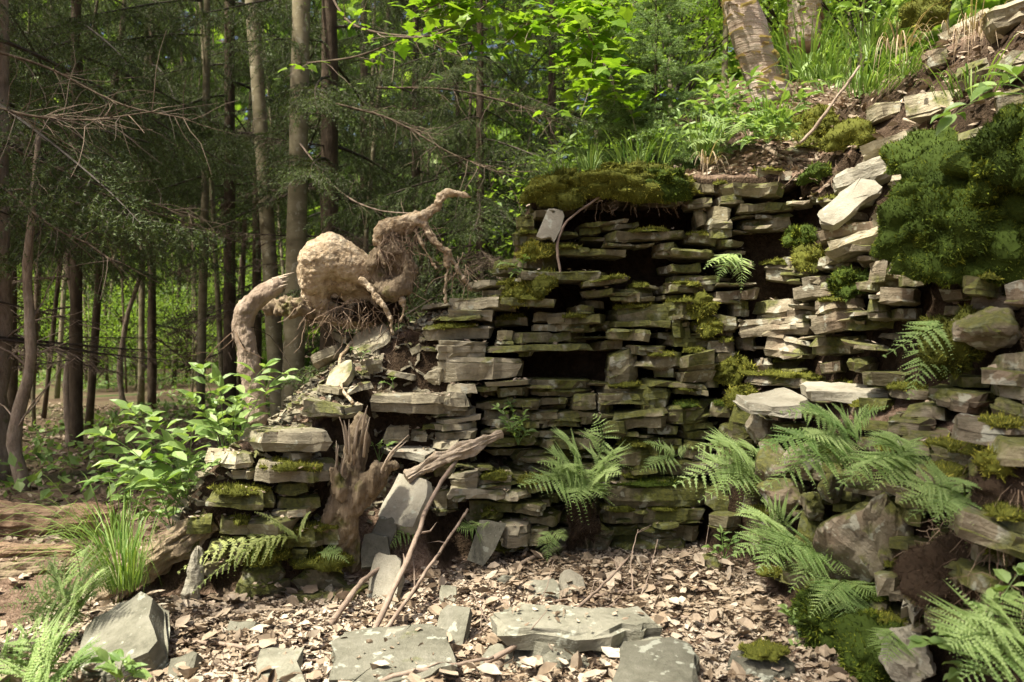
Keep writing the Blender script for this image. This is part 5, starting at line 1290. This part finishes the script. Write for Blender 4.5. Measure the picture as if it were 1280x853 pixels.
# ------------------------------------------------------------------ trees
NV = np.array([[-.5, 0, 0], [.5, 0, 0], [0, 1, 0]]); NF = np.array([[0, 1, 2]])
def spruce_branch(L, seed, mat, live=True, droop=.35, needle=.024, wid=.20, step=.011, hang=.5):
    """one bough along +X: axis, flat side twigs that hang, needles"""
    q = np.random.default_rng(seed); s = Soup()
    axis = lambda t: np.stack([t * L, .06 * L * np.sin(t * 3 + seed) * t, -droop * L * t ** 1.5 + .10 * L * t ** 3], -1)
    V, F = tube(axis(np.linspace(0, 1, 12)), [.014 * L / 2 + .003, .002], 5, cap=False); s.add(V, F, .02)
    segs = [(axis(np.array([a]))[0], axis(np.array([b_]))[0]) for a, b_ in zip(np.linspace(.1, .97, 12), np.linspace(.18, 1, 12))]
    n1 = int(19 * L)
    for t in np.linspace(.10, .98, n1):
        p = axis(np.array([t]))[0]
        for sd in (-1, 1):
            if q.random() < .12: continue
            l1 = L * .40 * (1 - t) ** .75 * q.uniform(.6, 1.15) + .06
            d = np.array([.62, sd * .8, -.12 - hang * q.uniform(.1, .7)]) + q.normal(0, .12, 3); d /= np.linalg.norm(d)
            mid = p + d * l1 * .55; e = p + d * l1 + np.array([0, 0, -hang * .35 * l1])
            segs += [(p, mid), (mid, e)]
            for u in np.arange(.25, 1, .22 if live else .3):
                b0 = p + d * l1 * u
                d2 = d + np.array([.4, -sd * .5 * q.choice([-1, 1]), -hang * q.uniform(.3, 1.2)]) + q.normal(0, .2, 3); d2 /= np.linalg.norm(d2)
                segs.append((b0, b0 + d2 * l1 * .42 * (1.1 - u)))
    A = np.array([a for a, _ in segs]); B_ = np.array([b_ for _, b_ in segs]); D = B_ - A; ln = np.linalg.norm(D, axis=1)
    R = basis(D, q.normal(size=A.shape)); n = len(A)
    V, F = scatter(NV, NF, A, R, np.stack([np.full(n, .006 if live else .008), ln * 1.05, ln], 1)); s.add(V, F, np.clip(q.normal(.2 if live else .5, .2, n), 0, 1) if not live else np.full(n, .02))
    if live:
        cnt = np.maximum(2, (ln / step).astype(int)); k = np.repeat(np.arange(n), cnt)
        u = q.random(len(k)); P = A[k] + D[k] * u[:, None]
        ax = D[k] / (ln[k][:, None] + 1e-6)
        rad = q.normal(size=P.shape); rad -= ax * (rad * ax).sum(1)[:, None]; rad /= (np.linalg.norm(rad, axis=1, keepdims=True) + 1e-9)
        Fd = ax * .7 + rad; R = basis(Fd, q.normal(size=P.shape)); sz = needle * q.uniform(.7, 1.2, len(k))
        V, F = scatter(NV, NF, P, R, np.stack([sz * wid, sz, sz], 1)); s.add(V, F, np.clip(np.repeat(q.normal(.5, .22, n), cnt) + q.normal(0, .1, len(k)), 0.06, 1))
    return s.mesh('branch', M[mat])
BR_LIVE = [spruce_branch(2.0, 11 + k, 'needle', True, .35 + .1 * k, .026, .26, .0075, .95) for k in range(3)]
BR_DEAD = [spruce_branch(1.6, 31 + k, 'twig', False, .18, hang=.25) for k in range(2)]
BR_YOUNG = [spruce_branch(1.0, 51 + k, 'needle_light', True, .02, .036, .26, .006, hang=.16) for k in range(2)]

def trunk_mesh(path, radii, mat, seg=14, n=24, bump=.08, bscale=4, seed=0):
    V, F = tube(curve(path, n), radii, seg, bump, bscale, seed)
    return mesh_np('trunk', V, F, None, True, (M[mat],))
def spruce(label, x, y, r, h, live0, nlive, ndead=14, blen=1.0, dead0=.8, bow=0.0, group='spruces of the dark wood', seed=0, name='spruce_tree', young=False, live_top=None, az=None):
    q = random.Random(seed); z0 = gz(x, y) - .08
    t = thing(name, label, 'tree', (x, y, z0), 0, group)
    obj('trunk', trunk_mesh([(0, 0, 0), (bow, 0, h * .4), (bow * .6, 0, h)], [r * 1.25, r, r * .85, r * .15], 'spruce_bark', 12 if r > .03 else 6, 26, .12, 6, seed), t)
    def place(me, z, L, pitch, a):
        o = obj('branch', me, t, (bow * min(1, z / h * 2), 0, z)); o.rotation_euler = (q.uniform(-.25, .25), pitch, a); s_ = L; o.scale = (s_, s_, s_)
    a = q.uniform(0, 6)
    for k in range(nlive):
        f = k / max(1, nlive - 1); z = live0 + ((live_top or h * .97) - live0) * f
        a += 2.4 + q.uniform(-.5, .5)
        L = blen * (1 - .75 * max(0, (z - live0) / (h - live0))) * q.uniform(.75, 1.15)
        aa = a if az is None else q.uniform(*az)
        place((BR_YOUNG if young else BR_LIVE)[q.randrange(2 if young else 3)], z, L, q.uniform(-.1, .2) if not young else q.uniform(-.15, .1), aa)
    for k in range(ndead):
        z = dead0 + (live0 + 1.0 - dead0) * q.random(); aa = q.uniform(0, 6.28) if az is None else q.uniform(*az)
        place(BR_DEAD[q.randrange(2)], z, blen * q.uniform(.35, .85), q.uniform(-.1, .35), aa)
    return t
def at_px(u, Y): return ((u - CX) / F_PX * Y, Y)
spruce('dark spruce with heavy drooping boughs at the upper left border', *at_px(-30, 6.6), .08, 9, 2.3, 40, 10, 1.35, 1.2, seed=1)
spruce('dark spruce with lacy dead twigs behind the leaning beech', *at_px(95, 9.0), .06, 9, 3.0, 36, 12, 1.4, 1.0, seed=2)
spruce('slim dark spruce between the leaning beech and the far wood', *at_px(287, 10.5), .07, 10, 3.4, 32, 12, 1.2, 1.0, seed=3)
spruce('thin dark spruce just left of the leaning beech', *at_px(321, 12.5), .065, 10, 3.6, 32, 16, 1.2, 1.2, seed=4)
spruce('straight brown spruce right of the upright beech', *at_px(412, 8.6), .095, 9, 2.8, 34, 22, 1.2, 1.2, seed=5)
spruce('dense low branched spruce behind the root arm', *at_px(600, 8.4), .05, 6.5, 1.4, 44, 30, 1.25, 1.0, seed=6)
spruce('shadowy spruce left behind the wall shoulder', *at_px(520, 11.5), .07, 8, 1.8, 40, 22, 1.3, 1.0, seed=7)
spruce('shadowy spruce behind the moss cap of the wall', *at_px(690, 9.8), .06, 7, 1.9, 40, 18, 1.3, 1.3, seed=8)
spruce('far spruce with drooping boughs in the upper left', *at_px(190, 13.5), .06, 11, 3.4, 40, 10, 1.7, 1.2, seed=9)
spruce('spruce trunk at the left border behind the dead sapling', *at_px(15, 11.0), .06, 9, 3.0, 36, 12, 1.5, .9, seed=10)
spruce('far spruce glimpsed between the beeches and the brown spruce', *at_px(455, 15), .08, 11, 1.4, 40, 12, 1.7, 1.0, seed=11)
spruce('young light green spruce sapling on the terrace', *at_px(820, 5.5), .011, 1.7, .10, 80, 0, .72, .1, group=None, seed=21, name='spruce_sapling', young=True)
spruce('small spruce seedling left of the light green sapling', *at_px(762, 5.7), .008, 1.0, .08, 44, 0, .5, .1, group=None, seed=22, name='spruce_sapling', young=True)

# beeches with smooth stems
def crown_mesh(seed, nspray, leaves, rad, leaf, mat, TV=OV, TF=OF, flat=.25, spray=.45, broad=1.0, hollow=.5):
    """leafy crown: horizontal sprays of leaves spread through an uneven ellipsoid, with the twigs that carry them"""
    q = np.random.default_rng(seed); s = Soup()
    D = q.normal(size=(nspray, 3)); D /= np.linalg.norm(D, axis=1, keepdims=True)
    rr = (hollow + (1 - hollow) * q.random(nspray)) * (1 + .25 * n3(D * 1.3 + seed, 1.5, 3))
    C_ = D * rr[:, None] * np.array(rad)
    for c in C_[::2]:
        V, F = tube([c * [.15, .15, .6] - [0, 0, rad[2] * .5], c * .6 - [0, 0, .1], c], [.016, .003], 4, cap=False); s.add(V, F, .0)
    k = np.repeat(np.arange(nspray), leaves); n = len(k)
    off = q.normal(0, 1, (n, 3)) * [spray * .55, spray * .55, spray * flat]
    P = C_[k] + off; P[:, 2] -= (off[:, 0] ** 2 + off[:, 1] ** 2) * .35
    up = np.array([0, 0, 1.0]) + q.normal(0, .33, (n, 3)); fw = off * [1, 1, .2] + q.normal(0, .25, (n, 3))
    Z = leaf * q.uniform(.6, 1.15, n)
    V, F = scatter(TV, TF, P, basis(fw, up), np.stack([Z * broad, Z, Z], 1))
    s.add(V, F, np.repeat(np.clip(np.repeat(q.normal(.5, .15, nspray), leaves) + q.normal(0, .2, n), 0.05, 1), len(TF)))
    return s.mesh('crown', M[mat])
BV = OV[[0, 4, 6, 10, 5]]; BF = np.array([[0, 4, 1], [0, 2, 4], [1, 4, 3], [4, 2, 3]])
CROWN = [crown_mesh(60 + k, 90, 34, (1.5, 1.5, 1.3), .085, 'beech', BV, BF, spray=.5) for k in range(3)]
CROWN_BIG = [crown_mesh(70 + k, 150, 44, (2.4, 2.4, 1.9), .12, 'beech', BV, BF, spray=.7) for k in range(2)]
def broadleaf(label, x, y, r, h, crown, cz, cs, group=None, lean=(0, 0), bark='beech_bark', seed=0, name='beech_tree', cat='tree', ncrown=1, zoff=0):
    q = random.Random(seed); z0 = gz(x, y) - .06 if not zoff else zoff
    t = thing(name, label, cat, (x, y, z0), 0, group)
    lx, ly = lean
    obj('trunk', trunk_mesh([(0, 0, 0), (lx * .45 + .03, ly * .45, h * .45), (lx, ly, h)], [r * 1.2, r, r * .9, r * .6], bark, 14 if r > .04 else 7, 26, .05, 5, seed), t)
    for k in range(ncrown):
        o = obj('crown', crown[q.randrange(len(crown))], t, (lx * cz / h + q.uniform(-.6, .6) * (ncrown > 1), ly * cz / h + q.uniform(-.6, .6) * (ncrown > 1), cz + k * 1.6 * cs)); o.rotation_euler = (0, 0, q.uniform(0, 6.28)); o.scale = (cs, cs, cs)
    return t
x, y = at_px(364, 8.0); broadleaf('upright grey green beech stem behind the root', x, y, .095, 10, CROWN_BIG, 9.6, .6, lean=(.15, 0), seed=1, ncrown=1)
x, y = at_px(352, 9.0); broadleaf('leaning grey green beech stem left of the upright beech', x, y, .08, 10, CROWN_BIG, 9.6, .6, lean=(-.72, 0), seed=2, ncrown=1)
# sunlit young broadleaf trees behind the terrace
for k, (u, Y, h, cz, cs) in enumerate([(745, 8.2, 3.4, 2.5, .85), (835, 8.6, 3.6, 2.2, .9), (905, 8.0, 3.4, 2.0, .8), (880, 10.5, 5, 3.6, 1.2), (985, 8.0, 3.2, 1.6, .8), (790, 11.5, 5.5, 3.4, 1.4), (1075, 7.4, 3.0, 1.3, .7), (1180, 8.2, 4.0, 2.2, 1.0), (960, 11, 5.5, 3.9, 1.3), (1060, 10, 4.5, 3.0, 1.2)]):
    x, y = at_px(u, Y)
    broadleaf(['sunlit young beech right behind the moss cap', 'sunlit young beech behind the spruce sapling', 'leafy young beech left of the peeling stump', 'taller sunlit beech above the spruce sapling', 'leafy young beech behind the peeling stump', 'bright beech crown filling the gap above the moss cap', 'low beech bush behind the bank grass', 'beech bush behind the bank at the upper right', 'tall sunlit beech behind the peeling stump', 'sunlit beech at the top right behind the bank'][k],
              x, y, .025 + .004 * cs, h, CROWN, cz, cs, 'young broadleaf trees behind the terrace', seed=10 + k, name='young_beech')
# understory bushes on the forest floor at left and saplings in the gaps of the wood
for k, (u, Y, h, cz, cs) in enumerate([(240, 17, 2.6, 1.5, .8), (170, 20, 3, 1.6, 1.0), (110, 19, 2.6, 1.3, .8), (300, 21, 3.4, 2.0, 1.0), (215, 24, 4, 2.4, 1.3), (60, 23, 3.5, 1.9, 1.1), (440, 18, 3.5, 2.2, 1.0), (520, 20, 4, 2.6, 1.2), (265, 28, 6, 4.2, 1.8), (340, 30, 6, 3.8, 1.8), (140, 30, 6, 4.0, 1.8), (15, 28, 5, 3.0, 1.6)]):
    x, y = at_px(u, Y)
    broadleaf('pale green undergrowth sapling in the far wood at left', x, y, .02, h, CROWN, cz, cs, 'saplings in the far wood', seed=40 + k, name='sapling')
# trunks of the far wood
q_ = random.Random(9); kf = 0
for k in range(66):
    Y = q_.uniform(10, 32); u = q_.uniform(-40, 330) if k < 52 else q_.uniform(330, 700)
    x, y = at_px(u, Y); r = q_.uniform(.02, .05)
    z0 = gz(x, y) - .05; h = q_.uniform(8, 13); lx = q_.uniform(-1.2, 1.2)
    t = thing('far_tree', 'thin dark trunk in the dim wood at left' if u < 330 else 'thin dark trunk in the wood behind the root and wall', 'tree', (x, y, z0), 0, 'far trunks of the wood at left' if u < 330 else 'far trunks behind the wall')
    obj('trunk', trunk_mesh([(0, 0, 0), (lx * .4 + q_.uniform(-.1, .1), 0, h * .45), (lx, 0, h)], [r * 1.2, r, r * .8, r * .3], 'spruce_bark' if q_.random() < .7 else 'beech_bark', 8, 14, .12, 4, k), t)
    for j in range(6):
        z = q_.uniform(2.6 + .09 * Y, h * .9); o = obj('branch', (BR_LIVE + BR_DEAD + BR_DEAD)[q_.randrange(7)] if z < 4 else BR_LIVE[q_.randrange(3)], t, (lx * z / h, 0, z)); o.rotation_euler = (0, q_.uniform(0, .3), q_.uniform(0, 6.28)); s2 = q_.uniform(.5, 1.2); o.scale = (s2,) * 3

# dead sapling at the left border
def snag(label, pxs, Y, r0, r1, nb, seed):
    q = np.random.default_rng(seed); P = curve([pix(u, v, Y) for u, v in pxs], 30); c = Vector(P[0]); c.z = gz(c.x, c.y) - .05; P[0] = c
    t = thing('dead_sapling', label, 'dead tree', tuple(c))
    V, F = tube(P - np.array(c), [r0, r1], 9, .2, 9, seed); obj('trunk', mesh_np('trunk', V, F, None, True, (M['stub'],)), t)
    for k in range(nb):
        i = q.integers(6, 29); p = P[i] - np.array(c); d = np.array([q.normal(), q.normal() * .6, q.uniform(-.1, .8)]); d /= np.linalg.norm(d); L = q.uniform(.2, .9)
        T_ = [p]; 
        for j in range(5): d = d + q.normal(0, .25, 3); d /= np.linalg.norm(d); T_.append(T_[-1] + d * L / 5)
        V, F = tube(T_, [.008, .002], 5, 0, cap=False); obj('branch', mesh_np('branch', V, F, None, True, (M['stick'],)), t)
snag('crooked dead sapling standing at the left border', [(30, 612), (18, 545), (38, 450), (34, 340), (42, 250), (48, 165)], 6.2, .055, .018, 10, 3)
snag('bent bare sapling right of the crooked dead one', [(88, 560), (84, 470), (96, 400), (84, 330), (92, 280)], 9, .05, .02, 8, 4)
snag('forked bare sapling in the dim wood', [(160, 540), (150, 470), (158, 400), (176, 340), (170, 300)], 12, .05, .02, 8, 5)
snag('thick dark trunk base at the left edge', [(-14, 625), (2, 590), (-2, 500), (4, 400), (0, 250), (2, -60)], 6.8, .085, .06, 4, 6)

# bare hanging branches across the upper left
def bough(label, pts, r0, r1, nt, seed, mat='stick', leaves=None, name='branch', ll=.5):
    q = np.random.default_rng(seed); P = curve([pix(*p) for p in pts], 26); c = Vector(P[0])
    t = thing(name, label, 'branch', tuple(c)); P = P - np.array(c)
    V, F = tube(P, [r0, r1], 7, .15, 20, seed); obj('stem', mesh_np('stem', V, F, None, True, (M[mat],)), t)
    s = Soup(); tips = []
    for k in range(nt):
        i = q.integers(3, 26); d = P[i] - P[i - 1]; d = d / np.linalg.norm(d) + q.normal(0, .7, 3); d /= np.linalg.norm(d); L = q.uniform(.25, 1) * ll; T_ = [P[i]]
        for j in range(4): d = d + q.normal(0, .2, 3) + [0, 0, -.08]; d /= np.linalg.norm(d); T_.append(T_[-1] + d * L / 4)
        V, F = tube(T_, [r1 * .8, .0012], 4, 0, cap=False); s.add(V, F, q.random()); tips += T_[1:]
    if nt: obj('twigs', s.mesh('twigs', M['twig' if leaves is None else 'stick']), t)['kind'] = 'stuff'
    if leaves:
        TV, TF, mt, size, per = leaves
        C_ = np.repeat(np.array(tips), per, 0); n = len(C_); C_ = C_ + q.normal(0, 1, (n, 3)) * [.09, .09, .035]
        Z = size * q.uniform(.55, 1.1, n)
        V, F = scatter(TV, TF, C_, basis(q.normal(size=(n, 3)) * [1, 1, .3] + [0, -.4, -.15], np.array([0, -.25, 1.0]) + q.normal(0, .28, (n, 3))), Z)
        m_ = Soup(); m_.add(V, F, np.repeat(np.clip(q.normal(.5, .22, n), 0, 1), len(TF))); obj('leaves', m_.mesh('leaves', M[mt]), t)
    return t
# five-lobed maple leaf
ang = np.radians([-90, -40, -15, 12, 38, 55, 90, 125, 142, 168, 195, 220]); rad = np.array([.12, .48, .36, .62, .42, .50, .80, .50, .42, .62, .36, .48])
MV = np.concatenate([[[0, .15, 0]], np.stack([np.cos(ang) * rad, np.sin(ang) * rad + .15, -.22 * rad ** 2], -1)]); MF = np.array([[0, i, i % 12 + 1] for i in range(1, 13)])
ML = (MV, MF, 'maple', .115, 2)
Pm = ground_points(260, -1.8, 1.2, 2.4, 4.3, 91, .3, lift=.03); qm = np.random.default_rng(92); nm = len(Pm)
Vm, Fm = scatter(MV * [1, 1, 2.2], MF, Pm, basis(qm.normal(size=(nm, 3)) * [1, 1, .3], np.array([0, 0, 1.]) + qm.normal(0, .35, (nm, 3))), qm.uniform(.045, .085, nm))
sm_ = Soup(); sm_.add(Vm, Fm, np.repeat(qm.uniform(.2, .8, nm), len(MF)))
tag(obj('leaf_litter', sm_.mesh('leaf_litter', M['litter'])), 'crumpled brown maple leaves scattered over the litter', 'leaf litter', kind='stuff')
bough('maple branch with bright five lobed leaves at the top centre', [(700, -90, 5.6), (715, -20, 5.4), (735, 40, 5.2), (762, 92, 5.0)], .012, .004, 26, 2, 'stick', ML)
bough('maple branch spreading left over the dark spruce', [(800, -60, 5.8), (740, -10, 5.6), (690, 25, 5.4), (640, 30, 5.3)], .012, .004, 26, 3, 'stick', ML)
bough('maple twig with bright leaves above the moss cap', [(880, -60, 6.2), (820, 0, 6.0), (775, 40, 5.8), (735, 70, 5.6)], .010, .004, 22, 4, 'stick', ML)
bough('upper maple branch cut off by the top edge', [(620, -120, 5.4), (600, -50, 5.3), (570, -10, 5.2), (530, 15, 5.1)], .012, .004, 20, 5, 'stick', ML)
bough('long dark branch sweeping across the top with few leaves', [(410, -12, 8.5), (440, 30, 7.0), (520, 46, 5.9), (575, 30, 5.5), (640, -20, 5.4)], .012, .006, 12, 6, 'spruce_bark', (MV, MF, 'maple', .10, 1))
bough('dark branch with a few lobed leaves beside the beech', [(372, 80, 7.95), (440, 72, 7.0), (500, 50, 6.3), (545, 30, 5.8)], .010, .004, 10, 7, 'spruce_bark', (MV, MF, 'maple', .10, 1))
bough('pale bare branch hanging behind the root arm', [(372, 176, 7.95), (420, 235, 7.6), (470, 262, 7.3), (540, 268, 7.0)], .010, .004, 16, 8, 'stick')
for k, (lb, pts) in enumerate([
  ('bare dark branch slanting through the upper left wood', [(-20, 215, 6.0), (60, 280, 5.9), (110, 305, 5.8), (138, 326, 5.7)]),
  ('long bare branch across the upper left corner', [(-20, 60, 6.2), (60, 85, 6.1), (150, 130, 6.0), (240, 150, 5.9)]),
  ('tangle of fine dead twigs at the left border', [(-20, 130, 5.6), (40, 145, 5.5), (110, 150, 5.5), (190, 140, 5.4)]),
  ('low dead branch in the wood left of the beeches', [(-20, 170, 6.6), (70, 210, 6.6), (160, 245, 6.5), (235, 268, 6.5)]),
  ('fine dead twigs beneath the spruce boughs at left', [(20, 240, 7.2), (100, 235, 7.1), (180, 262, 7.0), (270, 290, 7.0)]),
  ('dead bough with lacy twigs behind the root', [(420, 130, 7.4), (490, 150, 7.3), (560, 190, 7.2), (620, 215, 7.1)]),
  ('dead bough crossing above the root arm', [(470, 110, 7.8), (560, 112, 7.7), (640, 130, 7.6), (690, 150, 7.5)])]):
    bough(lb, pts, .012, .004, 60 if k in (2, 5, 6) else 30, 20 + k, 'spruce_bark', None, ll=.6)

# peeling birch stumps on the bank
def peel_stump(label, pts, rr, seed):
    P = curve([pix(*p) for p in pts], 22); c = Vector(P[0]); t = thing('birch_stump', label, 'stump', tuple(c)); P = P - np.array(c)
    V, F = tube(P, rr, 20, .10, 9, seed); obj('trunk', mesh_np('trunk', V, F, None, True, (M['birch_bark'],)), t)
    q = np.random.default_rng(seed); s = Soup()
    for k in range(70):                       # curls of peeling bark
        i = q.integers(1, 20); a = q.uniform(0, 6.28); r = np.interp(i / 21, np.linspace(0, 1, len(rr)), rr)
        o = np.array([math.cos(a), math.sin(a), 0]); tn = np.array([-math.sin(a), math.cos(a), q.normal(0, .3)]); p = P[i] + o * r * 1.0
        w_, h_ = q.uniform(.02, .07), q.uniform(.006, .02); lift_ = o * q.uniform(.006, .03)
        up = np.array([0, 0, 1.]) * h_
        V = np.array([p - tn * w_, p + tn * w_, p + tn * w_ + up + lift_, p - tn * w_ + up + lift_]); s.add(V, np.array([[0, 1, 2, 3]]), q.random())
    obj('bark_curls', s.mesh('bark_curls', M['straw']), t)['kind'] = 'stuff'
peel_stump('leaning birch stump with peeling pale bark on the bank', [(968, 130, 5.6), (952, 90, 5.6), (936, 40, 5.55), (922, -10, 5.5), (915, -60, 5.5)], [.13, .12, .12, .11], 4)
peel_stump('second birch stump behind the bank at the top', [(1004, 60, 7.6), (1006, 20, 7.6), (1008, -20, 7.6), (1008, -60, 7.6)], [.16, .15, .15, .14], 5)

# far-off wood that closes the view: one mass
q_ = np.random.default_rng(77); n = 80000
X = q_.uniform(-60, 60, n); Y = q_.uniform(34, 62, n); Z = q_.uniform(0, 1, n) ** 1.1 * 26 - .5
den = .5 + .5 * fbm(np.stack([X * .6, Y * .3, Z], -1), .22, 8, 3); k = q_.random(n) < np.clip((den - .12) * 3.5, 0, 1) * np.interp(Z, [0, 9, 16, 24], [1, .95, .8, .45]) * np.where((X < -6) & (Z > 8), .75, 1)
P = np.stack([X, Y, Z], -1)[k]; n = len(P)
V, F = scatter(BV, BF, P, basis(q_.normal(size=(n, 3)), np.array([0, -.3, 1.]) + q_.normal(0, .5, (n, 3))), q_.uniform(.9, 2.2, n))
s_ = Soup(); s_.add(V, F, np.repeat(np.clip(q_.normal(.45, .25, n), 0, 1), len(BF)))
tag(obj('far_wood', s_.mesh('far_wood', M['beech'])), 'hazy green mass of the far wood', 'wood', kind='stuff')

# unseen beeches added outside the frame so their crowns break up the sunlight
for k, (x, y, h, cz, cs, nc) in enumerate([(-4.5, 1.2, 9.2, 8.2, .45, 1), (-2.7, -.7, 9.2, 8.2, .5, 1), (-7.5, 3.0, 11, 7.5, .8, 1), (-7.8, 6.2, 10, 9.0, 1.05, 1)]):
    broadleaf(['beech beside the photographer at left, its crown shading the wall', 'beech behind the photographer shading the side wall', 'beech at left beyond the frame shading the forest floor', 'second beech at left beyond the frame shading the wood', 'third beech at left beyond the frame shading the far wood'][k],
              x, y, .12, h, CROWN_BIG, cz, cs, lean=((1.6, 1.0) if k == 0 else (.6, .9) if k == 1 else (0, 0)), seed=80 + k, ncrown=nc)
